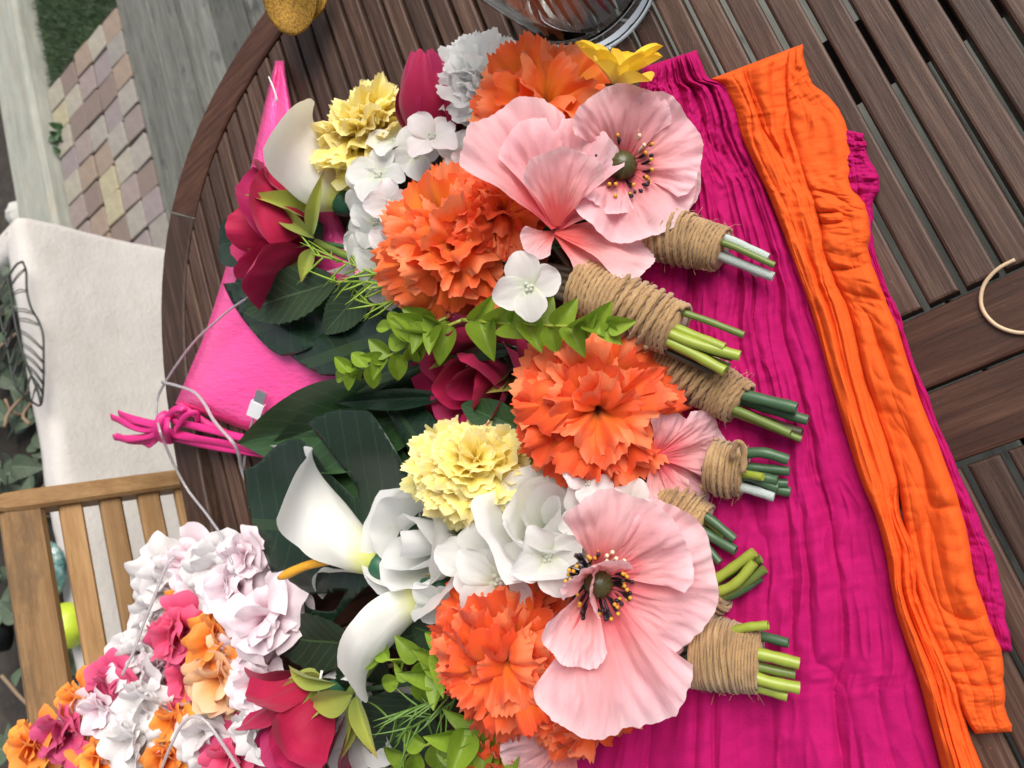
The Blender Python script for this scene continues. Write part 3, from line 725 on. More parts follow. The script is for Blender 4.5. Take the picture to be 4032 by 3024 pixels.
def poppy(parent, px, py, z, face, petals, centre=True, label=None, seed=1, wrinkle=0.095):
    """petals: (image angle, length px, angle from the axis, half spread, cup, z lift)"""
    C = at(px, py, z); nrm = wd(*face); k = mpp(C)
    part = calyx_mesh(nrm, C, .030, .02).build('poppy', M['calyx'], parent)
    if label: part['label'] = label
    for i, (ang, L, th, sp, cup, lift) in enumerate(petals):
        e = azdir(nrm, ang); th = math.radians(th)
        d = e * math.sin(th) + nrm * math.cos(th); up = nrm * math.sin(th) - e * math.cos(th)
        L *= k
        link('petal', poppy_petal(M['poppy'], sp, cup, wrinkle, seed * 17 + i), part, basis(C + nrm * lift, d, up, L, L, L))
    if centre:
        e1 = azdir(nrm, 0); e2 = nrm.cross(e1); r = 57 * k
        b = MB()
        b.grid(40, 12, lambda u, v: C + nrm * (r * 0.75 - r * 0.95 * math.cos(PI * v)) + (e1 * math.cos(2 * PI * u) + e2 * math.sin(2 * PI * u)) * (r * math.sin(PI * v) * (1 + 0.05 * math.cos(22 * PI * u))))
        b.build('pod', M['pod'], part)
        b = MB(); b.grid(32, 6, lambda u, v: C + nrm * (r * (.16 + .22 * math.sin(PI * v))) + (e1 * math.cos(2 * PI * u) + e2 * math.sin(2 * PI * u)) * (r * (.8 + .62 * v + .06 * math.cos(40 * PI * u)))); b.build('stamen_ring', M['black'], part)
        rnd = random.Random(seed)
        for i in range(78):
            a = 2 * PI * i / 78 * 1.0 + rnd.uniform(-.1, .1); e = e1 * math.cos(a) + e2 * math.sin(a)
            R1 = r * rnd.uniform(1.6, 2.5); H = r * rnd.uniform(.5, 1.5)
            P0 = C + e * r * .75 + nrm * .001; P1 = C + e * (R1 * .8) + nrm * H * .45; P2 = C + e * R1 + nrm * H
            b = MB(); b.tube(spline([P0, P1, P2], 5), [r * .11] * 6, 5)
            pale = 8 <= i < 18
            st = b.build('stamen', M['cream' if pale else 'black'], part)
            b = MB(); b.grid(6, 4, lambda u, v: P2 + (Vector((math.cos(2 * PI * u) * math.sin(PI * v), math.sin(2 * PI * u) * math.sin(PI * v), math.cos(PI * v)))) * r * .16)
            if not pale and rnd.random() < 0.45: mt_ = M['black']
            else: mt_ = M['cream' if pale else 'anther']
            for q in b.v[:0]: pass
            me = b.mesh('anther', mt_)
            # merge the tip into the stamen so that thing > part > sub-part stays three deep
            st.data.materials.append(mt_)
            bb = MB(); nv0 = len(st.data.vertices)
            vs = [v.co.copy() for v in st.data.vertices] + [v.co.copy() for v in me.vertices]
            fs = [tuple(p_.vertices) for p_ in st.data.polygons] + [tuple(x + nv0 for x in p_.vertices) for p_ in me.polygons]
            n0 = len(st.data.polygons)
            mm = bpy.data.meshes.new('stamen'); mm.from_pydata(vs, [], fs)
            mm.materials.append(st.data.materials[0]); mm.materials.append(mt_)
            mm.polygons.foreach_set('material_index', [0] * n0 + [1] * (len(fs) - n0)); mm.polygons.foreach_set('use_smooth', [True] * len(fs))
            st.data = mm
    return part

def rose(parent, C, nrm, R, H, mat, rings, label=None, seed=1, sepals=5, bud=False, name='rose', spin=0.0):
    """rings: (petal count, radius factor, height factor, half width rad, flare)"""
    rnd = random.Random(seed); e1 = azdir(nrm, 0); e2 = nrm.cross(e1)
    B = C - nrm * H * 0.5
    part = MB()
    part.grid(14, 8, lambda u, v: B + nrm * (-.10 * H + .22 * H * v) + (e1 * math.cos(2 * PI * u) + e2 * math.sin(2 * PI * u)) * (R * (.16 + .22 * math.sin(PI * .5 * v))))
    part = part.build(name, M['calyx'], parent)
    if label: part['label'] = label
    for q, (cnt, rf, hf, hw, flare) in enumerate(rings):
        for i in range(cnt):
            a0 = 2 * PI * i / cnt + q * 1.1 + rnd.uniform(-.2, .2) + spin; lo = q / max(1, len(rings) - 1); rr_ = R * rf * rnd.uniform(.95 - .09 * lo, 1.05 + .08 * lo); hh = H * hf * rnd.uniform(.93 - .10 * lo, 1.05 + .04 * lo); sd = rnd.uniform(0, 50); fl_ = flare * rnd.uniform(.7, 1.5)
            b = MB()
            def fn(u, v):
                a = 2 * u - 1; wv_ = hw * min(1.0, (0.35 + 1.3 * v ** 0.7)) * (1 - 0.28 * max(0, v - .75) / .25 * 1.0)
                an = a0 + a * wv_
                top = hh * (1 - 0.16 * a * a + 0.03 * nz(a * 3, sd))
                prof = math.sin(PI * (0.12 + (0.74 if bud else 0.42) * v)) ** 0.8 if bud else math.sin(PI * (0.10 + 0.46 * min(1, v * 1.15))) ** 0.8
                rad = rr_ * prof * (1 + 0.05 * a * a) + rr_ * fl_ * max(0, v - .5) ** 1.6 * 2.2
                rad += rr_ * 0.09 * nz(an * 3 + sd, v * 3, sd) + .012 * rr_ * q
                rad += rr_ * fl_ * 0.25 * a * a * v + rr_ * .05 * math.sin(3.2 * a + sd) * v ** 3 + rr_ * (.10 if not bud else .03) * max(0, v - .82) * 5 * lo
                zz = top * v - hh * fl_ * .6 * max(0, v - .55) ** 1.4 * 2
                return B + nrm * zz + (e1 * math.cos(an) + e2 * math.sin(an)) * rad
            b.grid(16, 14, fn); b.build('petal', M[mat], part)
    for i in range(sepals):
        a0 = 2 * PI * i / sepals + .3; e = e1 * math.cos(a0) + e2 * math.sin(a0)
        d = (nrm * rnd.uniform(.35, 1.0) + e * rnd.uniform(.5, .9)).normalized(); base = B + e * R * .30
        L = R * rnd.uniform(1.0, 1.4)
        o_ = link('sepal', leafm('lance', 'sepal', curl=0.35, fold=0.5, seed=i), part, basis(base, d, -e + nrm * .1, L * .42, L, L * -1.0))
    return part

def floret(parent, C, nrm, R, mat='white', spin=0.0, label=None, seed=0, tilt=12):
    b = MB(); e1 = azdir(nrm, 0); e2 = nrm.cross(e1)
    for dx, dy in ((0, 0), (.09, .03), (-.06, .08), (-.04, -.09), (.07, -.07)):
        c_ = C + e1 * dx * R + e2 * dy * R + nrm * R * .06
        b.grid(6, 4, lambda u, v: c_ + (e1 * math.cos(2 * PI * u) * math.sin(PI * v) + e2 * math.sin(2 * PI * u) * math.sin(PI * v) + nrm * math.cos(PI * v)) * R * .062)
    b.tube([C + nrm * R * .04, C - nrm * R * .35], R * .05, 6)
    part = b.build('hydrangea_floret', M['white'], parent)
    if label: part['label'] = label
    rnd = random.Random(seed)
    for i in range(4):
        a = 90 * i + spin + rnd.uniform(-9, 9); e = azdir(nrm, a); th = math.radians(90 - tilt + rnd.uniform(-14, 12))
        d = e * math.sin(th) + nrm * math.cos(th); up = nrm * math.sin(th) - e * math.cos(th)
        k = rnd.uniform(.9, 1.08)
        link('petal', FLP[mat][(seed + i) % 3], part, basis(C, d, up, R * k * rnd.uniform(.92, 1.08), R * k, R))
    return part
def floret_petal(mat, seed):
    b = MB()
    def fn(u, v):
        a = 2 * u - 1; w_ = 0.06 + 0.40 * math.sin(PI * min(1, 0.08 + v * 0.86) ** 1.15) ** 0.7 if v < .999 else 0.24
        x = a * w_; y = v - 0.10 * a * a * (v > .6) * (v - .6) * 2.5
        z = 0.16 * a * a * v + 0.10 * v - 0.20 * v ** 3 + 0.03 * nz(a * 4 + seed, v * 2, seed) + 0.015 * math.cos(a * 22) * (1 - v)
        return (x, y, z)
    b.grid(12, 12, fn); return b.mesh('petal', mat)
FLP = {k: [floret_petal(M[k], i * 5.3) for i in range(3)] for k in ('white', 'blush')}

def calla(parent, base, tip, side, R, seed=1, label=None, open_=0.42, spad=True, tail=0.0, spin=0.0):
    """trumpet from base to tip (world points); side = the direction its mouth opens to"""
    ax = (tip - base); L = ax.length; ax.normalize(); sd = (side - ax * side.dot(ax)).normalized(); e2 = ax.cross(sd)
    b = MB()
    b.tube(spline([base - ax * L * .10, base - ax * L * .02, base + ax * L * .03], 6), [R * .16, R * .20, R * .24, R * .26, R * .27, R * .26, R * .22], 12)
    part = b.build('calla_lily', M['calyx'], parent)
    if label: part['label'] = label
    b = MB()
    def fn(u, v):
        a = 2 * u - 1                                        # a = 0 is the long back of the spathe, pointing away from the mouth
        phi = PI + a * PI * (1.06 - open_ * v ** 1.5) + spin
        rad = R * (0.22 + 0.78 * v ** 1.15) * (1.0 + 0.10 * abs(a) * v)
        ht = L * v * (0.42 + 0.42 * (1 - abs(a)) ** 1.15)
        pk = max(0.0, 1 - abs(a) * 1.5)
        ht += L * (0.17) * (v ** 4) * max(0.0, 1 - abs(a) * 2.6) ** 1.6
        rad *= 1 - 0.28 * (v ** 5) * pk ** 1.6
        fl = max(0, v - .72) / .28
        rad += R * 0.46 * fl ** 1.5 * (1 - pk) * (0.6 + 0.4 * abs(a)); ht -= L * .09 * fl ** 2.2 * (1 - pk)
        rad += R * .08 * nz(a * 3 + seed, v * 4, seed) * v + R * .045 * nz(a * 11 + seed, v * 3.5, seed) * v
        return base + ax * ht + (sd * math.cos(phi) + e2 * math.sin(phi)) * rad
    b.grid(40, 26, fn); b.build('spathe', M['calla'], part)
    tp = base + ax * L
    if spad:
        b = MB(); q = spline([base + ax * L * .08, base + ax * L * .30 + sd * R * .10, base + ax * L * .52 + sd * R * .45], 14)
        b.tube(q, [R * .10] * 12 + [R * .095, R * .08, R * .03], 10); b.build('spadix', M['spadix'], part)
    return part

# ------------------------------------------------------------------ bouquet handles
def handle(parent, p0, p1, w0, w1, turns, seed=1):
    turns = round(turns * 1.25)
    """jute twine wound round the stems from p0 to p1 (world), diameters w0, w1"""
    ax = (p1 - p0); L = ax.length; ax.normalize(); e1 = ax.orthogonal().normalized(); e2 = ax.cross(e1); rnd = random.Random(seed)
    tr = L / turns * 0.52
    b = MB(); b.tube([p0 + ax * L * i / 8 for i in range(9)], [(w0 + (w1 - w0) * i / 8) / 2 - tr * .9 for i in range(9)], 20)
    core = b.build('twine_wrap', M['twine'], parent)
    pts = []; n = turns * 40
    for i in range(n + 1):
        s_ = i / n; a = 2 * PI * turns * s_
        r_ = (w0 + (w1 - w0) * s_) / 2 + tr * (.35 * nz(s_ * turns * 1.7, seed)) + .0006 * math.sin(a * 2 + seed)
        t_ = s_ * L + tr * (1.1 * math.sin(a + seed) * nz(s_ * 6, seed * 3.1) + .5 * nz(a * .6, seed))
        pts.append(p0 + ax * max(0, min(L, t_)) + (e1 * math.cos(a) + e2 * math.sin(a)) * r_)
    b = MB(); b.tube(pts, tr, 8, twist=2 * PI / (tr * 4.2)); b.build('twine', M['twine'], core)
    # a few crossing turns on top
    pts = []; turns2 = max(3, turns // 4); n = turns2 * 40; t0 = rnd.uniform(.12, .35)
    for i in range(n + 1):
        s_ = i / n; a = -2 * PI * turns2 * s_ + seed
        q = t0 + .5 * s_ + .09 * math.sin(a + 1.0)
        r_ = (w0 + (w1 - w0) * q) / 2 + tr * 1.45
        pts.append(p0 + ax * L * max(.02, min(.98, q)) + (e1 * math.cos(a) + e2 * math.sin(a)) * r_)
    b = MB(); b.tube(pts, tr, 8, twist=2 * PI / (tr * 4.2)); b.build('twine', M['twine'], core)
    b = MB()
    for i in range(90):
        s_ = rnd.random(); a = rnd.uniform(0, 2 * PI); r_ = (w0 + (w1 - w0) * s_) / 2 + tr
        e = e1 * math.cos(a) + e2 * math.sin(a); P = p0 + ax * L * s_ + e * r_
        tdir = (ax.cross(e) * rnd.choice((-1, 1)) + ax * rnd.uniform(-1, 1) + e * rnd.uniform(.1, .9)).normalized(); l = rnd.uniform(.003, .011)
        b.tube([P, P + tdir * l * .5 + e * l * .15, P + tdir * l + e * rnd.uniform(-.2, .4) * l], .00013, 3)
    fz = b.build('fuzz', M['fibre'], core); fz['kind'] = 'stuff'
    return ax, e1, e2

def stems(parent, p1, pe, wr, specs, seed=1, back=.03):
    """cut stem ends fanning out of the twine: (side offset, up offset, end shift px dx, dy, radius, material)"""
    ax = (pe - p1).normalized(); up = -FWD - ax * (-FWD).dot(ax); up.normalize(); sd = ax.cross(up)
    for i, (a, u_, dx, dy, r, mt_) in enumerate(specs):
        P = p1 - ax * back + sd * a * wr * .75 + up * u_ * wr * .75
        Q = pe + (RIGHT * dx + DOWN * dy) * mpp(pe) + up * u_ * wr * .8
        Lq = (Q - P).length; d = (Q - P).normalized(); rnd = random.Random(seed * 9 + i)
        bend = Vector((rnd.gauss(0, .0022), rnd.gauss(0, .0022), rnd.gauss(0, .0015)))
        r *= .84; pts = spline([P, (P + Q) / 2 + bend, Q], 12)
        b = MB(); b.tube(pts, [r * (1 + .05 * math.sin(k * 1.9 + i)) for k in range(13)], 10, cap=False)
        n = 10; base = len(b.v) - n
        ring = [Vector(v) for v in b.v[base:]]; c_ = sum(ring, Vector()) / n
        inner = [c_ + (v - c_) * .55 for v in ring]; deep = [v - d * .004 for v in inner]
        hollow = rnd.random() < .6
        b.add([*ring, *inner, *deep], [(q, (q + 1) % n, n + (q + 1) % n, n + q) for q in range(n)] + ([(n + q, n + (q + 1) % n, 2 * n + (q + 1) % n, 2 * n + q) for q in range(n)] + [tuple(2 * n + q for q in range(n))] if hollow else [tuple(n + q for q in range(n))]))
        b.build('stem', M[mt_], parent)

def spray(parent, pts, leaves, size, mat='box', stemmat='lime', start=0.1, kind='egg', seed=1, width=.62, name='leaf_spray', label=None):
    """small-leaved sprig along world points"""
    sp = spline(pts, 24); b = MB(); b.tube(sp, [.0014 * (1.25 - i / 40) for i in range(25)], 6); part = b.build(name, M[stemmat], parent)
    if label: part['label'] = label
    rnd = random.Random(seed)
    for i in range(leaves):
        s_ = start + (1 - start) * i / max(1, leaves - 1); k = min(23, int(s_ * 24)); P = sp[k]; d = (sp[min(24, k + 1)] - sp[max(0, k - 1)]).normalized()
        side = d.cross(-FWD).normalized() * (1 if i % 2 else -1)
        if i % 4 >= 2: side = (side * .5 + (-FWD) * (.7 if i % 8 < 4 else -.3)).normalized()
        if i == leaves - 1: q = d
        else: q = (d * rnd.uniform(.45, .95) + side * rnd.uniform(.7, 1.0) + (-FWD) * rnd.uniform(-.1, .35)).normalized()
        L = size * rnd.uniform(.8, 1.15) * (1.1 - .45 * s_)
        hint = (-FWD + side * rnd.uniform(-.6, .3) + d * rnd.uniform(-.3, .3)).normalized()
        leaf(part, P, P + q * L, L * width, kind, mat, hint=hint, curl=rnd.choice((.1, .2, .3)), fold=rnd.choice((.45, .7, .95)))
    return part

def needles(parent, pts, n, size, mat, seed=1, label=None):
    sp = spline(pts, 20); b = MB(); b.tube(sp, .0011, 6); part = b.build('needle_sprig', M[mat], parent); rnd = random.Random(seed)
    if label: part['label'] = label
    for i in range(n):
        k = int(20 * (i + .5) / n); P = sp[k]; d = (sp[min(20, k + 1)] - sp[max(0, k - 1)]).normalized()
        e = (d.orthogonal().normalized()); e = Matrix.Rotation(rnd.uniform(0, 2 * PI), 3, d) @ e
        q = (d * rnd.uniform(.3, 1.1) + e * rnd.uniform(.5, 1.0)).normalized(); L = size * rnd.uniform(.6, 1.1)
        b = MB(); b.tube(spline([P, P + q * L * .55 + d * L * .05, P + q * L + e * L * rnd.uniform(-.15, .2) + d * L * .15], 5), [.0008, .0011, .0010, .0008, .0005, .0002], 4)
        b.build('needle', M[mat], part)
    return part

# ================================================================== CLOTHS
def vnoise(x, y, seed):
    r = np.random.default_rng(seed).random((64, 64)).astype(np.float64)
    xi = np.floor(x).astype(int); yi = np.floor(y).astype(int); fx = x - xi; fy = y - yi
    fx = fx * fx * (3 - 2 * fx); fy = fy * fy * (3 - 2 * fy)
    g_ = lambda a, b: r[a % 64, b % 64]
    return ((g_(xi, yi) * (1 - fx) + g_(xi + 1, yi) * fx) * (1 - fy) + (g_(xi, yi + 1) * (1 - fx) + g_(xi + 1, yi + 1) * fx) * fy) * 2 - 1
def pxspline(pts, n):
    sp = spline([(a, b, 0) for a, b in pts], n); return np.array([(q.x, q.y) for q in sp])
def cloth(name, label, cat, left, right, mat, thick, nf, seed, amp=.006, zb=.002, cross=0.0, crossf=60, ns=420, nt=130, zoff=None, fine=1.0, parent=None, cwin=None, steps=(), tw=1.0):
    Lp, Rp = pxspline(left, ns), pxspline(right, ns)
    s = np.linspace(0, 1, ns + 1)[:, None]; t = np.linspace(0, 1, nt + 1)[None, :]
    wob = vnoise(s * 34, s * 0 + 3.3, seed + 9) * 7 + vnoise(s * 90, s * 0 + 1.3, seed + 8) * 3
    Rw = Rp[:, None, :] + np.concatenate([wob, wob * .3], 1)[:, None, :]
    tt = t + .012 * vnoise(s * 12, t * 8, seed + 5) * np.sin(np.pi * t)
    P = Lp[:, None, :] * (1 - tt[..., None]) + Rw * tt[..., None]
    edge = np.sqrt(np.clip(1 - np.abs(2 * t - 1) ** 7, 0, 1)) * np.sqrt(np.clip(1 - np.abs(2 * s - 1) ** 90, 0, 1))
    wq = .55 * vnoise(s * 3.2, t * 1.6, seed) + .20 * vnoise(s * 10, t * 4, seed + 1)
    h = np.abs(vnoise(t * nf * 1.7 + wq, s * 2.6, seed + 20)) ** .55
    h2 = np.abs(vnoise(t * nf * 4.2 + wq * 2.0, s * 6.5, seed + 22)) ** .6
    h3 = (1 - np.abs(vnoise(t * nf * 9.0 * (.4 + .6 * tw) + wq * 4.0 * tw + s * 5, s * 22, seed + 24))) ** 1.6
    z = zb + edge * (thick * (.85 + .3 * vnoise(s * 4, t * 1.5, seed + 3)) + amp * h + amp * .42 * h2 * (.35 + .9 * np.abs(vnoise(s * 5, t * 3, seed + 15))) + amp * .12 * h3)
    for tc_, ht_, sd_ in steps:
        e_ = (t - tc_ - .05 * vnoise(s * 3.1, t * 0 + sd_, seed + 31) - .012 * vnoise(s * 16, t * 0 + sd_, seed + 32)) / .012
        z = z + edge * ht_ * (.6 + .5 * vnoise(s * 5, t * 0 + sd_, seed + 33)) / (1 + np.exp(np.clip(e_, -40, 40)))
    cr = vnoise(s * 130 + t * 9 * tw, t * 22 * tw + s * 20, seed + 4) * .0007 + vnoise(s * 48 - t * 6 * tw, t * 26 * tw, seed + 7) * .0010
    z = z + edge * cr * fine
    if cross:
        win = 1.0 if cwin is None else 1 / (1 + np.exp(-(s - cwin[0]) * 40)) / (1 + np.exp((s - cwin[1]) * 40))
        g1 = (np.abs(vnoise(s * crossf + .5 * vnoise(s * 14, t * 1.5, seed + 13), t * 1.1, seed + 11))) ** .6
        g2 = (np.abs(vnoise(s * crossf * 2.7 + .6 * vnoise(s * 20, t * 2, seed + 14), t * 2.6 + 5, seed + 12))) ** .7
        z = z + win * edge * cross * (g1 + .22 * g2)
    if zoff is not None: z = z + zoff(s, t)
    d = ((P[..., 0] - CXP) / FPX)[..., None] * np.array(RIGHT) + ((P[..., 1] - CYP) / FPX)[..., None] * np.array(DOWN) + np.array(FWD)
    W = np.array([0, 0, CAMH]) + d * ((z - CAMH) / d[..., 2])[..., None]
    n = nt + 1; idx = np.arange((ns + 1) * n).reshape(ns + 1, n)
    f = np.stack([idx[:-1, :-1], idx[:-1, 1:], idx[1:, 1:], idx[1:, :-1]], -1).reshape(-1, 4)
    me = bpy.data.meshes.new(name); me.from_pydata(W.reshape(-1, 3).tolist(), [], f.tolist())
    uv = np.stack(np.broadcast_arrays(t + s * 0, s + t * 0), -1).reshape(-1, 2)
    ul = me.uv_layers.new(name='uv'); ul.data.foreach_set('uv', uv[f.ravel()].astype(np.float32).ravel())
    me.polygons.foreach_set('use_smooth', [True] * len(me.polygons)); me.materials.append(M[mat]); me.update()
    o = link(name, me, parent)
    if label: tag(o, label, cat)
    return o
MR = [(2741, 196), (2792, 305), (2868, 335), (2909, 439), (2933, 533), (2995, 650), (3050, 752), (3121, 940), (3172, 1081), (3222, 1260), (3285, 1443), (3337, 1643), (3389, 1827), (3462, 2000), (3503, 2190), (3531, 2370), (3610, 2605), (3654, 2752), (3720, 3024), (3800, 3350)]
ML = [(2530, 265), (2520, 330), (2500, 400), (2470, 500), (2450, 600), (2450, 700), (2440, 800), (2400, 980), (2380, 1120), (2350, 1300), (2340, 1470), (2330, 1660), (2330, 1840), (2330, 2010), (2320, 2200), (2300, 2380), (2250, 2610), (2230, 2760), (2170, 3024), (2100, 3350)]
cloth('magenta_runner', 'magenta gauze table runner lying under the bouquet stems', 'cloth', ML, MR, 'magenta', .005, 4.0, 21, amp=.0190, zb=.004, ns=520, nt=260, steps=((.60, .007, 1.5), (.80, .006, 4.5), (.90, .004, 7.5), (.38, .004, 9.5)))
OA = [(3140, 178), (3110, 330), (3118, 440), (3129, 548), (3183, 705), (3230, 823), (3246, 940), (3293, 1097), (3352, 1225), (3425, 1510), (3536, 1864), (3545, 2011), (3610, 2184), (3612, 2310), (3654, 2443), (3757, 2664), (3794, 2811), (3868, 3024), (3960, 3330)]
OL = [(2800, 310), (2840, 350), (2885, 440), (2915, 540), (2985, 690), (3030, 790), (3085, 930), (3140, 1081), (3195, 1240), (3268, 1500), (3375, 1860), (3445, 2030), (3485, 2184), (3505, 2310), (3535, 2443), (3610, 2664), (3650, 2811), (3705, 3024), (3780, 3330)]
OB = [(3156, 172), (3176, 258), (3205, 330), (3275, 390), (3335, 505), (3352, 640), (3358, 740), (3410, 810), (3426, 900), (3426, 1003), (3473, 1136), (3540, 1300), (3610, 1532), (3728, 1827), (3800, 2060), (3845, 2300), (3912, 2480), (3949, 2590), (3950, 2700), (3966, 2812), (3988, 2882)]
OC = [(3100, 200), (3090, 290), (3092, 360), (3100, 440), (3115, 540), (3140, 640), (3170, 720), (3200, 800), (3225, 880), (3235, 990), (3280, 1110), (3350, 1270), (3410, 1520), (3520, 1850), (3560, 2070), (3600, 2300), (3650, 2480), (3700, 2600), (3750, 2700), (3790, 2812), (3840, 2890)]
M2 = [(3400, 525), (3410, 570), (3420, 620), (3450, 680), (3465, 740), (3436, 820), (3440, 960), (3490, 1120), (3545, 1245), (3610, 1443), (3713, 1716), (3794, 1900), (3868, 2074), (3920, 2192), (3945, 2320), (3962, 2430), (3982, 2566)]
M1 = [(3300, 505), (3300, 570), (3310, 620), (3320, 680), (3330, 740), (3350, 820), (3390, 970), (3440, 1120), (3490, 1245), (3550, 1443), (3640, 1716), (3710, 1900), (3770, 2074), (3810, 2192), (3840, 2320), (3860, 2430), (3890, 2560)]
cloth('magenta_napkin', 'narrow magenta gauze strip peeking out beyond the orange cloth', 'cloth', M1, M2, 'magenta', .004, 2.2, 33, amp=.003, zb=.0025, cross=.0035, crossf=38, ns=300, nt=60, tw=.2)
orr = thing('orange_runner', 'orange gauze table runner folded beside the magenta one', 'cloth', at(3400, 1500, 0))
cloth('gathered_fold', None, None, OC, OB, 'orangecl', .010, 1.2, 44, amp=.0030, zb=.004, cross=.0085, crossf=34, ns=620, nt=120, parent=orr, cwin=(.32, .93), tw=.25)
cloth('rolled_fold', None, None, OL, OA, 'orangecl', .010, 1.8, 47, amp=.0100, zb=.003, ns=520, nt=180, parent=orr, steps=((.42, .005, 2.5), (.72, .006, 6.5)), tw=.25)

# ================================================================== BOUQUETS
def W(px, py, z): return at(px, py, z)
GRP = 'bouquets laid side by side on the table'
def bouquet(label, h0, h1, he, w0, w1, turns, specs, seed):
    """h0, h1, he = (px, py, z) of twine start, twine end and stem ends"""
    p0, p1, pe = W(*h0), W(*h1), W(*he)
    r = thing('bouquet', label, 'bouquet', Vector((p0.x, p0.y, 0.0)), GRP)
    handle(r, p0, p1, w0 * mpp(p0), w1 * mpp(p1), turns, seed)
    stems(r, p1, pe, w1 * mpp(p1) / 2, specs, seed, min(.03, .6 * (p1 - p0).length))
    r['_h'] = 1; del r['_h']
    return r, p0
def feed(r, p0, ends, mat='dstem', rad=.0026):
    for e_ in ends: stem_tube(r, p0 + Vector((random.gauss(0, .004), random.gauss(0, .004), random.gauss(0, .003))), e_, rad, mat, sag=.006)

from mathutils.geometry import delaunay_2d_cdt
def outline_leaf(parent, poly, hole, zf, mat, label, rib=(0, 0, 1, 0), org=(0, 0), sc=1.0, step=22):
    """flat-bladed leaf from its outline (photo px), bent by the height function zf, with real thickness"""
    P = [(org[0] + x * sc, org[1] + y * sc) for x, y in poly]
    sp = spline([(x, y, 0) for x, y in P + [P[0]]], len(P) * 5)[:-1]; ring = [(q.x, q.y) for q in sp]
    def inside(x, y, R_):
        c = False; n = len(R_)
        for i in range(n):
            (x0, y0), (x1, y1) = R_[i], R_[i - 1]
            if (y0 > y) != (y1 > y) and x < (x1 - x0) * (y - y0) / (y1 - y0) + x0: c = not c
        return c
    H = [(org[0] + x * sc, org[1] + y * sc) for x, y in hole] if hole else []
    if H: H = [(q.x, q.y) for q in spline([(x, y, 0) for x, y in H + [H[0]]], len(H) * 5)[:-1]]
    pts = [Vector(q) for q in ring]; edges = [(i, (i + 1) % len(ring)) for i in range(len(ring))]
    if H: nb = len(pts); pts += [Vector(q) for q in H]; edges += [(nb + i, nb + (i + 1) % len(H)) for i in range(len(H))]
    xs = [q[0] for q in ring]; ys_ = [q[1] for q in ring]; x = min(xs)
    while x < max(xs):
        y = min(ys_)
        while y < max(ys_):
            if inside(x, y, ring) and not (H and inside(x, y, H)): pts.append(Vector((x + random.uniform(-3, 3), y + random.uniform(-3, 3))))
            y += step
        x += step
    V2, _, F2, *_r = delaunay_2d_cdt(pts, edges, [], 0, 1e-4)
    F2 = [f for f in F2 if inside(sum(V2[i].x for i in f) / 3, sum(V2[i].y for i in f) / 3, ring) and not (H and inside(sum(V2[i].x for i in f) / 3, sum(V2[i].y for i in f) / 3, H))]
    r0 = Vector((org[0] + rib[0] * sc, org[1] + rib[1] * sc)); r1 = Vector((org[0] + rib[2] * sc, org[1] + rib[3] * sc)); rd = r1 - r0; rl = rd.length; rd.normalize()
    vs, uv = [], []
    for v in V2:
        q = v - r0; al = q.dot(rd) / rl; ac = (q.x * rd.y - q.y * rd.x) / rl
        vs.append(at(v.x, v.y, zf(v.x, v.y, al, ac))); uv.append((.5 + ac * .5, al))
    b = MB(); b.add(vs, F2, uv); me = b.mesh('leaf', M[mat]); o = link('leaf', me, parent); o['label'] = label
    md = o.modifiers.new('thickness', 'SOLIDIFY'); md.thickness = .0004
    return o

# --- bouquet 1
b1, h = bouquet('bouquet with yellow daisy, red rosebud and furry grey stems nearest the glass vase', (2555, 905, .042), (2845, 985, .040), (3045, 1065, .034), 195, 165, 17,
    [(-.55, .2, -20, -45, .0040, 'silver'), (.5, .1, 0, 28, .0042, 'silver'), (0.0, .55, 5, -8, .0030, 'olive'), (.0, -.5, -60, 5, .0032, 'silver')], 1)
feed(b1, h, [W(2160, 420, .04), W(2450, 640, .04), W(1900, 330, .03), W(1700, 470, .03), W(1500, 600, .03), W(1350, 790, .035)])
poppy(b1, 2440, 665, .062, (.10, -.05, 1), [(262, 320, 58, .85, .16, -.002), (335, 320, 70, .95, .25, 0), (70, 330, 76, 1.15, .18, .002), (135, 240, 72, .9, .18, .001), (205, 190, 66, .75, .15, -.004), (10, 325, 78, .95, .10, -.004)], label='open pink poppy with dark centre', seed=3)
carnation(b1, 2165, 400, .070, 265, (.05, -.30, 1), CARN, n=58, label='orange carnation', wid=.95, jit=.12)
part = carnation(b1, 1900, 290, .050, 180, (-.1, -.35, .95), WCARN, n=52, maxth=76, label='white carnation', wid=.95)
carnation(b1, 1420, 480, .052, 225, (-.50, -.62, .60), YEL, n=120, maxth=74, label='pale yellow carnation seen from the side', wid=.62, back=.62)
dn = wd(.12, -.85, .55); C = W(2425, 350, .078); dk = mpp(C)
b = MB(); e1 = azdir(dn, 0); e2 = dn.cross(e1)
b.grid(12, 6, lambda u, v: C + dn * (.010 * v - .008) + (e1 * math.cos(2 * PI * u) + e2 * math.sin(2 * PI * u)) * (.002 + .007 * v))
dz = b.build('daisy', M['olive'], b1); dz['label'] = 'golden yellow daisy'
for i in range(18):
    a = i * 360 / 9 + (20 if i >= 9 else 0); e = azdir(dn, a); th = math.radians(46 if i < 9 else 28) + random.gauss(0, .12)
    d = e * math.sin(th) + dn * math.cos(th); up = dn * math.sin(th) - e * math.cos(th); L = (215 if i < 9 else 170) * dk * random.uniform(.9, 1.1)
    link('petal', leafm('blunt', 'daisy', curl=.12, fold=.35, seed=i % 3), dz, basis(C, d, up, L * .42, L, L))
rose(b1, W(1695, 400, .055), wd(-.05, -1, .35), 130 * mpp(W(1695, 400, .055)), 330 * mpp(W(1695, 400, .055)), 'red', [(2, .50, .95, 1.6, -.05), (3, .82, 1.0, 1.15, -.10), (3, 1.0, .97, 1.15, -.06)], label='closed red rosebud', seed=4, bud=True)
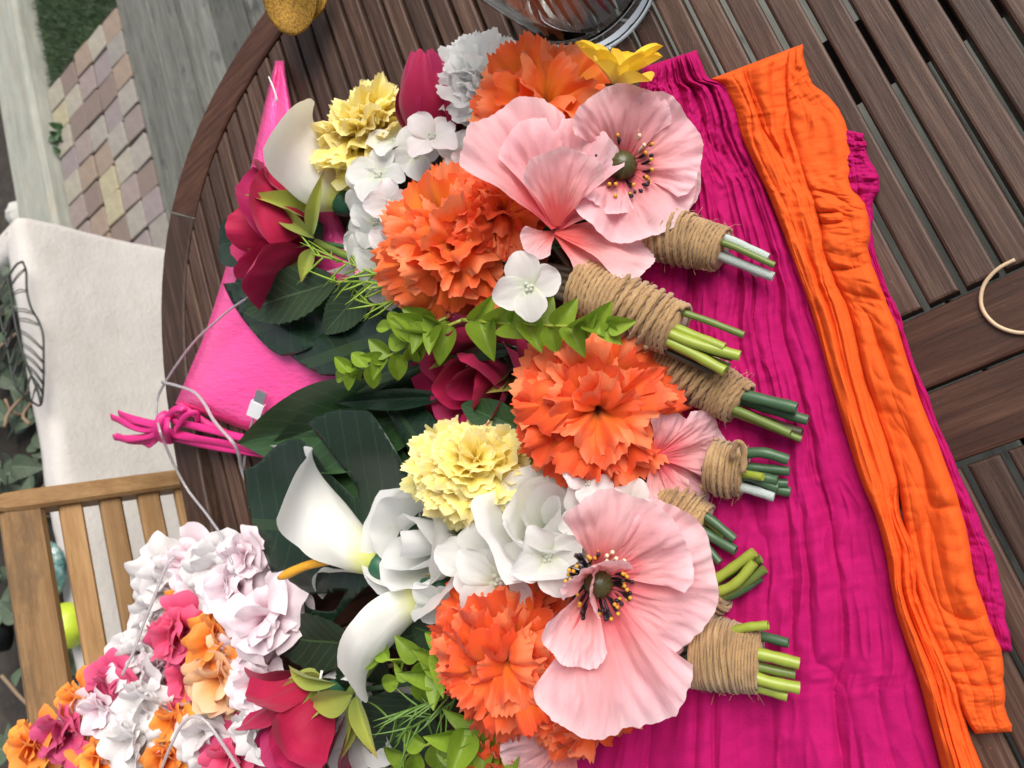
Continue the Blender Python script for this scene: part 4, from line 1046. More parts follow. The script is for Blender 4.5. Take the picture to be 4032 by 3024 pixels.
calla(b1, W(1355, 795, .045), W(1020, 530, .072), wd(-.45, .80, .40), 210 * mpp(W(1200, 600, .05)), seed=2, label='white calla lily with curled tip', open_=.40, spad=False)
b = MB(); b.tube(spline([W(1092, 400, .072), W(1078, 350, .078), W(1058, 302, .080)], 8), [.0016, .0013, .0011, .001, .0009, .0009, .0008, .0007, .0006], 6); b.build('spathe_tip', M['thread'], b1)
leaf(b1, W(1500, 640, .045), W(1255, 560, .050), .034, 'oval', 'dark'); leaf(b1, W(1530, 640, .04), W(1440, 570, .055), .036, 'oval', 'dark')
leaf(b1, W(1810, 470, .052), W(1900, 455, .062), .010, 'lance', 'sepal', curl=.3); leaf(b1, W(1900, 500, .05), W(1880, 380, .055), .018, 'oval', 'mid')
leaf(b1, W(1880, 560, .03), W(1830, 500, .05), .02, 'oval', 'mid'); leaf(b1, W(2550, 1080, .02), W(2690, 1100, .022), .028, 'oval', 'dark')
for (x, y, z, rp, sp, nn, mt_) in ((1560, 560, .06, 120, 10, (-.3, -.5, .8), 'white'), (1700, 540, .075, 125, 40, (.0, -.4, .9), 'blush'), (1640, 610, .065, 115, 70, (-.2, .1, 1), 'white'), (1810, 610, .058, 105, 25, (.2, -.2, 1), 'white'), (1850, 640, .055, 90, 5, (.3, .1, .9), 'blush')):
    C = W(x, y, z); floret(b1, C, wd(*nn), rp * mpp(C), mt_, sp, seed=x)

# --- bouquet 2
b2, h = bouquet('bouquet on top with side-on pink poppy, big orange carnation and lime stems', (2285, 1130, .075), (2665, 1300, .070), (2930, 1400, .060), 215, 200, 19,
    [(-.8, .35, 0, -75, .0030, 'olive'), (-.3, .35, -75, -25, .0042, 'lime'), (.15, .55, -15, 10, .0046, 'lime'), (.65, .30, -75, 65, .0046, 'lime'), (.4, -.4, -60, 45, .0040, 'olive'), (-.2, -.4, -45, 0, .0040, 'dstem'), (.75, -.5, -120, 60, .003, 'brown')], 2)
for q in range(5): stem_tube(b2, h + Vector((0, 0, (q - 2) * .004)) + wd(0, 1, 0) * (q - 2) * .006, W(2050, 1030 + q * 22, .075), .0035, 'brown', sag=0)
feed(b2, h, [W(1850, 960, .05), W(2150, 930, .07)], 'brown'); feed(b2, W(2050, 1050, .07), [W(1560, 900, .05), W(1250, 955, .06), W(1700, 1200, .05)])
poppy(b2, 2190, 900, .094, (.10, -.42, .92), [(20, 400, 86, .50, .10, -.002), (48, 320, 92, .45, .05, -.004), (312, 225, 70, .6, .15, -.002), (272, 420, 66, .80, .22, .0), (236, 500, 74, .62, .26, .002), (268, 300, 44, .7, .35, .003), (140, 150, 95, .7, .1, -.004)], centre=False, label='pink poppy seen from the side', seed=6, wrinkle=.085)
carnation(b2, 1800, 950, .085, 300, (-.05, .0, 1), CARN, n=92, label='large orange carnation', wid=.80)
carnation(b2, 1985, 815, .078, 205, (.3, -.35, .9), CARN2, n=66, label='smaller deep orange carnation tucked behind', wid=.8)
C = W(1075, 905, .065); rose(b2, C, wd(-1, -.02, .25), 205 * mpp(C), 320 * mpp(C), 'red', [(2, .32, .92, 1.5, 0), (3, .58, 1.0, 1.0, .06), (3, .82, 1.0, .95, .16), (5, 1.0, .88, .72, .38)], label='red rose facing away with green sepals', seed=7, spin=.5)
stem_tube(b2, W(1245, 955, .062), W(1480, 1060, .060), .0042, 'olive')
for a_, b_, w_ in (((1240, 940, .075), (1040, 795, .085), .017), ((1230, 930, .075), (1265, 668, .088), .014), ((1230, 980, .07), (1180, 1110, .075), .016)):
    leaf(b2, W(*a_), W(*b_), w_, 'lance', 'sepal', curl=.15, fold=.4)
for i, (x, y, z, rp, sp, nn, mt_) in enumerate(((1490, 690, .078, 130, 15, (-.3, -.3, .9), 'white'), (1440, 760, .07, 125, 60, (-.5, .1, .8), 'white'), (1480, 870, .074, 120, 30, (-.4, .1, .9), 'white'), (1540, 800, .08, 105, 75, (-.1, .2, 1), 'blush'),
        (1460, 960, .068, 120, 0, (-.5, .3, .8), 'white'), (1500, 1060, .066, 115, 45, (-.3, .3, .9), 'white'), (1540, 960, .074, 90, 20, (-.3, .2, .9), 'blush'), (1520, 1140, .058, 95, 70, (-.2, .6, .8), 'white'))):
    C = W(x, y, z); floret(b2, C, wd(*nn), rp * mpp(C), mt_, sp, seed=i * 5)
C = W(2080, 1130, .128); floret(b2, C, wd(.0, .1, 1), 148 * mpp(C), 'white', 78, label='single four-petalled white floret on top', seed=77, tilt=6); stem_tube(b2, C, W(2060, 1080, .09), .001, 'lime')
calla(b2, W(1560, 880, .052), W(1230, 1010, .060), wd(-.4, -.6, .6), 120 * mpp(W(1350, 950, .05)), seed=9, label='white calla lily behind the red rose', open_=.5, spad=False)
b = MB(); b.tube(spline([W(1140, 700, .052), W(1200, 715, .055), W(1260, 745, .055)], 8), .0042, 8); b.build('spadix', M['spadix'], b2)
outline_leaf(b2, [(145, 215), (200, 330), (262, 432), (330, 525), (430, 640), (530, 722), (612, 738), (760, 690), (900, 600), (1100, 430), (1200, 300), (1000, 230), (700, 180), (400, 190)], None, lambda x, y, al, ac: .046 - .010 * al + .0035 * math.cos(al * 16 + ac * 9) + .006 * math.sin(ac * 5), 'dark', 'broad dark glossy leaf over the pink bag', rib=(1200, 280, 350, 560), org=(800, 1000), sc=.5425)
outline_leaf(b2, [(600, 710), (700, 792), (800, 850), (872, 882), (1000, 882), (1100, 855), (1300, 900), (1500, 800), (1700, 640), (1840, 520), (1700, 380), (1500, 330), (1250, 390), (1000, 500), (800, 620)], None, lambda x, y, al, ac: .056 - .010 * al + .004 * math.cos(al * 15 + ac * 8) + .006 * math.sin(ac * 5), 'dark', 'broad dark glossy leaf under the box sprig', rib=(1800, 430, 750, 800), org=(800, 1000), sc=.5425)
leaf(b2, W(1130, 930, .045), W(845, 960, .045), .062, 'blunt', 'dark', curl=.05)
leaf(b2, W(1080, 1120, .045), W(880, 1115, .038), .035, 'oval', 'dark')
leaf(b2, W(1330, 1105, .062), W(940, 1225, .058), .056, 'oval', 'serr', ser=26, fold=.1, curl=.04, label='serrated green leaf under the red rose')
leaf(b2, W(1480, 1090, .060), W(1262, 1318, .055), .040, 'oval', 'serr', ser=22, fold=.1, curl=.06)
leaf(b2, W(1480, 880, .06), W(1350, 900, .066), .030, 'oval', 'serrd', ser=20)
needles(b2, [W(1480, 1080, .072), W(1380, 1040, .078), W(1230, 1000, .082)], 17, .034, 'needle', 3); needles(b2, [W(1540, 1130, .07), W(1440, 1110, .075), W(1300, 1110, .078)], 17, .030, 'needle', 4); needles(b2, [W(1560, 1180, .065), W(1480, 1200, .068), W(1400, 1180, .07)], 11, .030, 'needle', 9)
spray(b2, [W(1820, 1260, .085), W(1640, 1340, .092), W(1480, 1430, .090), W(1350, 1480, .085)], 19, .030, seed=5, label='lime green box sprig')
spray(b2, [W(1760, 1250, .08), W(1660, 1290, .09), W(1530, 1290, .09)], 7, .034, seed=8)
spray(b2, [W(1820, 1260, .095), W(2020, 1275, .105), W(2240, 1285, .115), W(2420, 1275, .118)], 15, .030, seed=6, width=.72, label='lime green box sprig reaching over the twine')

poppy(b2, 2420, 1020, .046, (.2, .1, 1), [(35, 190, 82, .8, .08, 0), (75, 150, 82, .7, .08, .001)], centre=False, seed=41)

# --- bouquet 3
b3, h = bouquet('bouquet with dark red rose, glossy leaf and dull green stems below the lime ones', (2600, 1395, .040), (2915, 1590, .038), (3175, 1665, .034), 215, 165, 17,
    [(-.5, .3, -35, -55, .0052, 'dstem'), (-.3, -.1, 5, -10, .0045, 'dstem'), (.3, .4, -60, 45, .0038, 'olive'), (.6, .0, -20, 65, .0030, 'olive'), (.3, -.3, -20, 40, .0045, 'brown')], 3)
feed(b3, h, [W(2380, 1610, .04), W(1950, 1520, .03), W(1700, 1560, .02)])
carnation(b3, 2375, 1610, .078, 315, (.05, .05, 1), CARN2, n=92, label='orange red carnation in the middle', wid=.80)
for i_ in range(1):
    poppy(b3, 2560, 1470, .045, (.3, -.2, .9), [(330, 200, 75, .9, .1, 0), (20, 190, 80, .9, .1, 0), (285, 170, 70, .9, .1, 0)], centre=False, seed=11)
C = W(1880, 1510, .055); rose(b3, C, wd(-.55, .35, .75), 205 * mpp(C), 300 * mpp(C), 'red', [(2, .35, .92, 1.4, 0), (3, .65, .95, 1.1, .05), (3, .9, .85, 1.1, .25), (4, 1.05, .75, 1.0, .45)], label='dark red rose in the shade', seed=13)
leaf(b3, W(1760, 1600, .024), W(912, 1748, .034), .092, 'lance', 'mid', curl=.02, fold=.25, label='large glossy green leaf pointing at the ribbon')
leaf(b3, W(1640, 1640, .020), W(1020, 1790, .028), .075, 'lance', 'serr', curl=.03, fold=.2)
leaf(b3, W(1760, 1560, .052), W(1275, 1590, .060), .020, 'lance', 'dark', curl=.08); leaf(b3, W(1810, 1380, .055), W(1430, 1540, .060), .034, 'lance', 'serr', curl=-.12, fold=-.4)
leaf(b3, W(2040, 1370, .07), W(1750, 1410, .074), .014, 'lance', 'dark'); leaf(b3, W(2060, 1690, .06), W(1800, 1590, .075), .030, 'oval', 'mid')

# --- bouquet 4
b4, h = bouquet('bouquet with short loose twine and cut hollow green stems in the middle', (2790, 1835, .040), (2935, 1865, .038), (3110, 1885, .034), 200, 185, 9,
    [(-.75, .2, -5, -75, .0046, 'dstem'), (-.1, .6, -100, -10, .0034, 'lime'), (-.3, .1, 0, -30, .0042, 'dstem'), (.0, .4, -45, 5, .0044, 'dstem'), (.35, .3, -45, 35, .0042, 'dstem'), (.75, .2, -60, 70, .0042, 'silver'), (.6, -.3, 0, 55, .0044, 'dstem'), (.1, -.3, -10, 20, .004, 'dstem')], 4)
feed(b4, h, [W(2600, 1800, .03), W(2250, 1850, .02)])
poppy(b4, 2585, 1795, .058, (.25, .05, .95), [(345, 275, 80, .70, .10, .002), (45, 270, 84, .55, .08, 0), (78, 200, 84, .7, .1, -.002), (300, 190, 78, .8, .1, -.001)], centre=False, label='half hidden pink poppy', seed=15)
b = MB(); k_ = mpp(W(2930, 1750, .06)); b.tube(spline([W(2880, 1800, .060), W(2895, 1752, .064), W(2920, 1745, .064), W(2930, 1790, .060), W(2925, 1860, .058)], 16), .0022, 8, twist=700); b.build('twine_loop', M['twine'], b4)

# --- bouquet 5
b5, h = bouquet('bouquet with yellow carnation and two white roses over a monstera leaf', (2560, 1955, .040), (2770, 2070, .040), (2905, 2160, .038), 205, 170, 14,
    [(-.5, .3, -10, -35, .0040, 'dstem'), (.2, .4, -5, 10, .0046, 'dstem'), (.6, .0, -70, 55, .0035, 'dstem'), (-.6, -.2, -50, -50, .0038, 'olive')], 5)
feed(b5, h, [W(1950, 1900, .04), W(2180, 2080, .04), W(1750, 2160, .04)])
carnation(b5, 1875, 1815, .088, 305, (-.10, -.45, .88), YEL, n=150, label='large pale yellow carnation', wid=.58, maxth=90, squash=.60, jit=.05, flat=.66)
C = W(1670, 2140, .068); rose(b5, C, wd(-.62, -.15, .78), 190 * mpp(C), 320 * mpp(C), 'white', [(1, .26, 1.0, 2.3, 0), (2, .52, 1.02, 1.5, .04), (3, .82, .96, 1.2, .14), (3, 1.02, .88, 1.05, .30)], label='white rose', seed=17, name='rose')
C = W(2165, 2060, .082); rose(b5, C, wd(-.1, -.60, .80), 185 * mpp(C), 330 * mpp(C), 'white', [(1, .26, 1.0, 2.2, 0), (2, .52, 1.03, 1.5, .04), (3, .80, .97, 1.2, .14), (4, 1.05, .86, .95, .34)], label='fuller white rose', seed=19)
leaf(b5, W(2080, 1890, .03), W(2300, 1900, .045), .06, 'oval', 'dark'); leaf(b5, W(1990, 2050, .05), W(1800, 2010, .05), .05, 'oval', 'mid')
leaf(b5, W(1680, 1960, .036), W(1130, 1720, .034), .085, 'lance', 'mid', curl=.03); leaf(b5, W(2020, 1980, .045), W(2060, 2080, .055), .03, 'oval', 'dark')
# --- bouquet 6
b6, h = bouquet('bouquet with two white calla lilies and stems angled up to the right', (2720, 2360, .040), (2830, 2305, .040), (2995, 2215, .038), 185, 170, 8,
    [(-.5, .3, -25, -50, .0045, 'lime'), (-.1, .5, -25, -15, .0042, 'lime'), (.3, .5, 15, 10, .0040, 'olive'), (.5, .1, 0, 55, .0038, 'dstem'), (-.2, -.2, 0, -10, .0042, 'olive'), (.2, -.2, 20, 30, .004, 'dstem')], 6)
feed(b6, h, [W(1950, 2280, .04), W(1520, 2220, .04), W(1650, 2380, .04)])
outline_leaf(b6, [(100, 530), (200, 480), (320, 365), (430, 310), (520, 330), (600, 420), (690, 540), (790, 640), (870, 712), (893, 690), (870, 620), (700, 400), (600, 270), (550, 200), (690, 122), (850, 95), (950, 112), (1020, 180), (1120, 340), (1220, 520), (1330, 800), (1260, 1010), (1100, 1100), (1000, 1280), (850, 1420), (680, 1600), (560, 1590), (430, 1540), (350, 1370), (260, 1130), (150, 850), (118, 650)],
    [(520, 1420), (560, 1382), (680, 1372), (800, 1358), (770, 1430), (720, 1492), (600, 1488), (540, 1462)], lambda x, y, al, ac: .064 - .012 * al + .008 * math.sin(ac * 7)  + .003 * nz(x * .006, y * .006), 'dark', 'dark split monstera leaf behind the calla', rib=(1250, 960, 250, 900), org=(900, 1550), sc=.5725)
outline_leaf(b5, [(1072, 85), (1160, 65), (1250, 60), (1340, 92), (1400, 150), (1470, 250), (1500, 420), (1400, 520), (1260, 420), (1160, 250)], None, lambda x, y, al, ac: .050 + .006 * math.sin(al * 5) + .004 * ac, 'dark', 'dark lobe of a leaf beside the yellow carnation', rib=(1400, 450, 1130, 80), org=(900, 1550), sc=.5725)
calla(b6, W(1500, 2225, .066), W(960, 1850, .080), wd(-.60, .62, .50), 220 * mpp(W(1250, 2000, .08)), seed=21, label='white calla lily with orange spadix', open_=.40, spad=False)
b = MB(); q = spline([W(1400, 2180, .075), W(1300, 2205, .085), W(1200, 2230, .092), W(1098, 2276, .095)], 16); b.tube(q, [.0042] * 13 + [.0045, .0046, .0040, .0022], 12); b.build('spadix', M['spadix'], b6)
calla(b6, W(1690, 2330, .070), W(1165, 2600, .075), wd(-.65, -.62, .42), 205 * mpp(W(1450, 2450, .07)), seed=23, label='white calla lily pointing at the lower red rose', open_=.42, spad=False)
b = MB(); b.tube(spline([W(1268, 2640, .075), W(1258, 2690, .078), W(1255, 2740, .084), W(1262, 2765, .086)], 8), [.0014, .0012, .001, .0009, .0009, .0008, .0008, .0007, .0006], 6); b.build('spathe_tip', M['thread'], b6)
for i, (x, y, z, rp, sp, nn, mt_) in enumerate(((1960, 2280, .098, 190, 35, (-.1, .1, 1), 'white'), (2150, 2190, .110, 165, 70, (.1, .1, 1), 'white'), (1870, 2210, .094, 165, 10, (-.1, -.2, 1), 'white'), (1740, 2370, .075, 130, 50, (-.3, .3, .9), 'white'), (1850, 2430, .070, 120, 20, (0, .3, 1), 'blush'),
        (2310, 1900, .085, 105, 15, (.1, -.3, .9), 'blush'), (2290, 2020, .080, 125, 60, (.3, .0, .9), 'white'), (2480, 1990, .080, 110, 30, (.3, -.2, .9), 'white'), (1420, 2880, .03, 190, 20, (-.1, .1, 1), 'white'), (1500, 2760, .025, 140, 60, (.1, .1, 1), 'white'))):
    C = W(x, y, z); floret(b6, C, wd(*nn), rp * mpp(C), mt_, sp, seed=i * 5 + 2)
leaf(b6, W(1130, 2080, .018), W(1030, 2335, .022), .034, 'oval', 'serr', label='small dull green leaf'); leaf(b6, W(1200, 2330, .02), W(1130, 2480, .02), .04, 'oval', 'serr')
leaf(b6, W(1410, 2540, .060), W(1038, 2505, .055), .058, 'oval', 'serrd', ser=24, fold=.08, curl=.04, label='serrated dark leaf beside the garland')
leaf(b6, W(1500, 2540, .050), W(1340, 2800, .045), .05, 'oval', 'serrd', ser=24)
leaf(b6, W(1720, 2480, .06), W(1480, 2540, .06), .03, 'oval', 'serrd', ser=20); leaf(b6, W(1740, 2500, .068), W(1600, 2470, .07), .045, 'egg', 'serrd', ser=18)

# --- bouquet 7
b7, h = bouquet('bouquet with the largest open pink poppy and thick pale twine at the bottom', (2740, 2560, .050), (2995, 2605, .046), (3145, 2650, .040), 275, 230, 18,
    [(-.75, .1, -120, -190, .0038, 'lime'), (-.5, -.1, -40, -115, .0042, 'dstem'), (-.15, .5, 0, -50, .0050, 'lime'), (.15, .2, -15, 0, .0044, 'olive'), (.45, .5, 0, 45, .0050, 'lime'), (.75, .2, -45, 85, .0044, 'lime')], 7)
feed(b7, h, [W(2360, 2350, .06), W(2050, 2620, .05), W(2330, 2760, .04), W(1400, 2720, .05)])
poppy(b7, 2350, 2285, .105, (.02, .03, 1), [(300, 410, 72, .95, .18, .0), (350, 460, 80, .95, .10, .002), (35, 460, 86, .90, .04, -.004), (82, 570, 80, .72, .14, .0025), (185, 170, 34, .95, .45, .002), (118, 340, 72, .50, .24, -.001), (245, 240, 46, .85, .35, .0)], label='largest open pink poppy', seed=31)
carnation(b7, 2000, 2610, .085, 300, (-.12, .15, 1), CARN2, n=88, label='orange carnation beside the large poppy', wid=.80)
carnation(b7, 2310, 2790, .060, 230, (.2, .4, .8), CARN2, n=60, label='orange carnation below the large poppy', wid=.80); carnation(b7, 1960, 3020, .045, 150, (-.1, .3, .9), CARN2, n=40, wid=.8)
poppy(b7, 2260, 2900, .030, (.1, .2, 1), [(20, 330, 84, .85, .08, 0), (75, 300, 84, .9, .08, .001), (150, 300, 84, .9, .08, 0), (320, 260, 80, .9, .08, .001)], centre=False, label='shaded pink poppy at the lower edge', seed=33)
C = W(1190, 2865, .075); rose(b7, C, wd(-.66, .70, .30), 190 * mpp(C), 350 * mpp(C), 'red', [(2, .32, .92, 1.5, 0), (3, .58, 1.0, 1.0, .06), (4, .82, 1.0, .75, .22), (5, 1.05, .86, .58, .42)], label='large red rose at the bottom', seed=36, spin=.4)
for a_, b_, w_ in (((1390, 2730, .085), (1190, 2790, .096), .026), ((1400, 2740, .08), (1470, 2990, .088), .016), ((1330, 2690, .08), (1090, 2640, .085), .012)):
    leaf(b7, W(*a_), W(*b_), w_, 'lance', 'sepal', curl=.2, fold=.4)
stem_tube(b7, W(1375, 2735, .078), W(1500, 2570, .070), .0046, 'olive')
needles(b7, [W(1800, 2720, .065), W(1680, 2770, .07), W(1510, 2830, .075)], 24, .036, 'needled', 13); needles(b7, [W(1790, 2760, .06), W(1680, 2830, .066), W(1560, 2900, .07)], 20, .034, 'needled', 14)
spray(b7, [W(1860, 2540, .07), W(1700, 2590, .078), W(1480, 2600, .080)], 9, .034, seed=15); spray(b7, [W(1840, 2560, .065), W(1720, 2640, .07), W(1560, 2680, .072)], 7, .034, seed=17)
spray(b7, [W(1960, 2800, .05), W(1820, 2880, .06), W(1640, 2950, .062), W(1560, 3010, .06)], 10, .038, seed=16); spray(b7, [W(1960, 2840, .045), W(1880, 2930, .05), W(1760, 3020, .05)], 7, .036, seed=18); spray(b7, [W(2100, 2840, .04), W(2040, 2920, .05), W(1960, 2960, .05)], 4, .03, seed=19)
leaf(b7, W(1640, 2740, .03), W(1480, 3030, .035), .09, 'oval', 'serrd', ser=26); leaf(b7, W(1850, 2500, .05), W(1640, 2460, .055), .04, 'oval', 'serrd', ser=20)
C = W(1960, 2900, .05)
floret(b7, W(1870, 2960, .045), wd(0, .2, 1), 80 * mpp(C), 'white', 10, seed=91)

# ================================================================== OTHER THINGS ON THE TABLE
# --- pink foil bag
mt, t, p, o = newmat('pink_foil'); tc = N(t, 'ShaderNodeTexCoord'); n = noi(t, 16, 4, 0.6, mapping(t, tc.outputs['UV'], (1, 3, 1))); n2 = noi(t, 60, 3, 0.6, mapping(t, tc.outputs['UV'], (0.3, 2, 1)))
p.inputs['Base Color'].default_value = (1.0, 0.085, 0.36, 1); p.inputs['Metallic'].default_value = 0.2; p.inputs['Roughness'].default_value = 0.25; p.inputs['Coat Weight'].default_value = 0.5; p.inputs['Coat Roughness'].default_value = 0.12
bump(t, p, mth(t, 'ADD', n, mth(t, 'MULTIPLY', n2, 0.35)), 0.5, 0.006); M['foil'] = mt
BL = [(1083, 240), (1040, 420), (1000, 600), (960, 790), (890, 1050), (815, 1290), (750, 1450), (690, 1590)]
BR = [(1118, 238), (1150, 420), (1200, 600), (1300, 790), (1430, 1050), (1480, 1290), (1450, 1500), (1240, 1800)]
bag = thing('gift_bag', 'shiny hot pink foil gift bag lying under the bouquets', 'bag', at(1000, 1200, 0))
Lp, Rp = pxspline(BL, 60), pxspline(BR, 60)
def bagf(u, v):
    a, c = Lp[round(v * 60)], Rp[round(v * 60)]; x, y = a * (1 - u) + c * u
    e = math.sqrt(max(0, 1 - abs(2 * u - 1) ** 4)) * math.sqrt(max(0, 1 - abs(2 * v - 1) ** 30))
    return at(x, y, .003 + e * (.014 + .012 * v + .004 * nz(u * 3, v * 5) + .0025 * math.sin(v * 22 + u * 5)))
b = MB(); b.grid(40, 60, bagf); b.build('front_panel', M['foil'], bag)
b = MB(); b.grid(40, 60, lambda u, v: at(*(Lp[round(v * 60)] * (1 - u) + Rp[round(v * 60)] * u), .0022)); b.build('back_panel', M['foil'], bag)
b = MB(); b.tube(spline([at(706, 1590, .012), at(840, 1680, .016), at(1000, 1745, .018), at(1240, 1800, .012)], 20), .004, 8); b.build('bottom_fold', M['foil'], bag)

# --- magenta ribbon tied in a knot
M['ribbon'] = plain('magenta_ribbon', (0.62, 0.02, 0.19), 0.5, var=0.2, nscale=60)
rib = thing('ribbon', 'magenta ribbon knotted and hanging over the table rim', 'ribbon', at(640, 1690, .01))
def strand(pts, wdt, th, name='strand'):
    sp = spline([at(*q) for q in pts], 24); b = MB(); vs, fs, uv = [], [], []
    for i, P in enumerate(sp):
        d = (sp[min(24, i + 1)] - sp[max(0, i - 1)]).normalized(); n_ = (-FWD - d * (-FWD).dot(d)).normalized(); n_ = Matrix.Rotation(.5 * math.sin(i * .25 + pts[0][0]), 3, d) @ n_; sd = d.cross(n_)
        for q in range(8):
            a = 2 * PI * q / 8; vs.append(P + sd * math.cos(a) * wdt / 2 + n_ * math.sin(a) * th / 2); uv.append((q / 8, i / 24))
    b.add(vs, [(i * 8 + q, i * 8 + (q + 1) % 8, (i + 1) * 8 + (q + 1) % 8, (i + 1) * 8 + q) for i in range(24) for q in range(8)] + [tuple(range(8)), tuple(range(192, 200))], uv)
    b.build(name, M['ribbon'], rib)
strand([(1180, 1768, .020), (980, 1730, .024), (800, 1685, .028), (680, 1660, .034)], .0095, .004)
strand([(1120, 1790, .020), (930, 1755, .022), (760, 1725, .026), (660, 1700, .032)], .0110, .004)
strand([(1050, 1790, .018), (880, 1765, .020), (740, 1740, .022), (650, 1710, .028)], .0090, .004)
strand([(640, 1680, .034), (580, 1665, .036), (520, 1650, .036), (470, 1628, .034)], .0105, .0035)
strand([(640, 1675, .036), (570, 1690, .034), (500, 1668, .034), (440, 1642, .030)], .0105, .0035)
strand([(640, 1700, .034), (570, 1720, .032), (500, 1728, .030), (450, 1722, .028)], .0100, .0035)
strand([(630, 1705, .032), (590, 1735, .028), (520, 1738, .026), (455, 1715, .024)], .0085, .0035)
strand([(640, 1700, .032), (600, 1745, .026), (585, 1752, .024), (560, 1742, .024)], .0080, .003)
strand([(640, 1740, .030), (622, 1690, .042), (640, 1640, .040), (665, 1630, .032)], .0120, .004, 'knot'); strand([(668, 1745, .028), (655, 1690, .044), (665, 1640, .038), (690, 1640, .030)], .0100, .004, 'knot')
strand([(655, 1650, .038), (690, 1612, .044), (725, 1612, .040), (700, 1640, .034)], .0085, .003, 'bow_loop'); strand([(690, 1690, .034), (730, 1640, .040), (770, 1625, .034), (780, 1660, .026)], .0075, .003, 'bow_loop')

# --- clear light-string cable with its plug
mt, t, p, o = newmat('clear_cable'); p.inputs['Base Color'].default_value = (0.66, 0.64, 0.66, 1); p.inputs['Roughness'].default_value = 0.15; p.inputs['Transmission Weight'].default_value = 0.6; p.inputs['IOR'].default_value = 1.4
M['cable'] = mt; M['usb'] = plain('steel_plug', (0.6, 0.6, 0.6), 0.25, 0.9); M['whiteplastic'] = plain('white_plastic', (0.75, 0.75, 0.77), 0.35)
cb = thing('light_string', 'clear cable of a light string looping over the pink bag', 'cable', at(800, 1500, 0))
for pts, r_ in (([(1150, 1120, .040), (1040, 1140, .042), (925, 1205, .042), (845, 1270, .040), (770, 1340, .036), (700, 1430, .030), (650, 1505, .026)], .0014),
        ([(640, 1505, .026), (700, 1520, .030), (765, 1545, .036), (805, 1590, .040), (835, 1645, .040), (870, 1690, .042), (915, 1740, .040), (940, 1790, .030), (955, 1860, .018), (1000, 1960, .010)], .0020),
        ([(650, 1505, .024), (625, 1555, .020), (615, 1610, .024), (628, 1690, .050), (650, 1750, .040), (690, 1840, .022), (740, 1930, .012), (810, 2020, .010), (860, 2090, .020)], .0016)):
    b = MB(); b.tube(spline([at(*q) for q in pts], 50), r_, 8); b.build('cable', M['cable'], cb)
U0, U1 = at(1000, 1640, .036), at(1034, 1540, .040); ud = (U1 - U0).normalized(); b = MB()
def ubox(c0, c1, w_, h_, mat, nm):
    d = (c1 - c0).normalized(); n_ = (-FWD - d * (-FWD).dot(d)).normalized(); sd = d.cross(n_); b = MB()
    b.add([c + sd * x * w_ / 2 + n_ * y * h_ / 2 for c in (c0, c1) for x, y in ((-1, -1), (1, -1), (1, 1), (-1, 1))], [(0, 1, 2, 3), (7, 6, 5, 4), (0, 4, 5, 1), (1, 5, 6, 2), (2, 6, 7, 3), (3, 7, 4, 0)]); return b.build(nm, M[mat], cb, smooth=False)
Um = U0 + (U1 - U0) * .55; ubox(U0, Um, .0155, .007, 'whiteplastic', 'plug_body'); ubox(Um + ud * .0002, U1, .0118, .0045, 'usb', 'plug_shell')
b = MB(); b.tube(spline([U0, at(985, 1690, .032), at(970, 1760, .02), at(958, 1850, .016)], 14), .0014, 8); b.build('cable', M['cable'], cb)

# --- blossom garland spilling from the table on to the chair
gar = thing('flower_garland', 'pile of white, pink and orange silk blossoms beside the chair', 'garland', at(900, 2500, 0))
GB = [(840, 2240, 135, 'white', .82), (735, 2215, 115, 'lilac', .86), (630, 2290, 120, 'white', .87), (965, 2190, 110, 'lilac', .80), (740, 2370, 100, 'tang', .85), (605, 2400, 100, 'white', .87), (900, 2320, 130, 'lilac', .80), (1030, 2440, 150, 'lilac', .77),
      (690, 2500, 135, 'hot', .83), (840, 2530, 140, 'tang', .81), (870, 2680, 155, 'peach', .80), (735, 2660, 115, 'hot', .83), (520, 2580, 85, 'white', .87), (430, 2700, 95, 'hot', .855), (400, 2800, 120, 'lilac', .845), (570, 2760, 145, 'white', .84), (300, 2760, 90, 'tang', .86),
      (240, 2880, 125, 'hot', .85), (120, 2940, 115, 'tang', .86), (520, 2920, 145, 'white', .83), (390, 2990, 105, 'tang', .84), (685, 2840, 105, 'tang', .82), (800, 2890, 135, 'white', .81), (640, 2985, 100, 'tang', .82), (900, 2990, 130, 'hot', .79), (1000, 2880, 120, 'white', .78), (990, 2700, 115, 'lilac', .78),
      (770, 2290, 110, 'lilac', .845), (950, 2560, 120, 'lilac', .80), (620, 2620, 90, 'lilac', .86), (480, 2640, 80, 'white', .875), (320, 2850, 90, 'lilac', .86), (760, 2790, 100, 'white', .83)]
for i, (x, y, rp, k, dd) in enumerate(GB):
    C = atd(x, y, dd)
    carnation(gar, x, y, 0, rp * 1.32, (-.25 + .5 * nz(i * 1.7), .25 * nz(i * 2.9 + 5), 1), BLOS['gwhite' if k == 'white' else k], n=9, maxth=78, name='blossom', squash=.60, wid=1.2, heart=9, C=C, jit=.12, back=.35, inner=.6)
for pts in ([(690, 2190, .845), (655, 2230, .84), (600, 2370, .835), (560, 2470, .835), (520, 2580, .83), (480, 2660, .83)], [(630, 3040, .78), (680, 2920, .775), (720, 2850, .765), (760, 2822, .76), (810, 2840, .755), (870, 2920, .75), (950, 3040, .745)], [(860, 2090, .82), (890, 2160, .80), (920, 2240, .79), (935, 2330, .80)]):
    b = MB(); b.tube(spline([atd(*q) for q in pts], 30), .0016, 8); b.build('cable', M['cable'], gar)

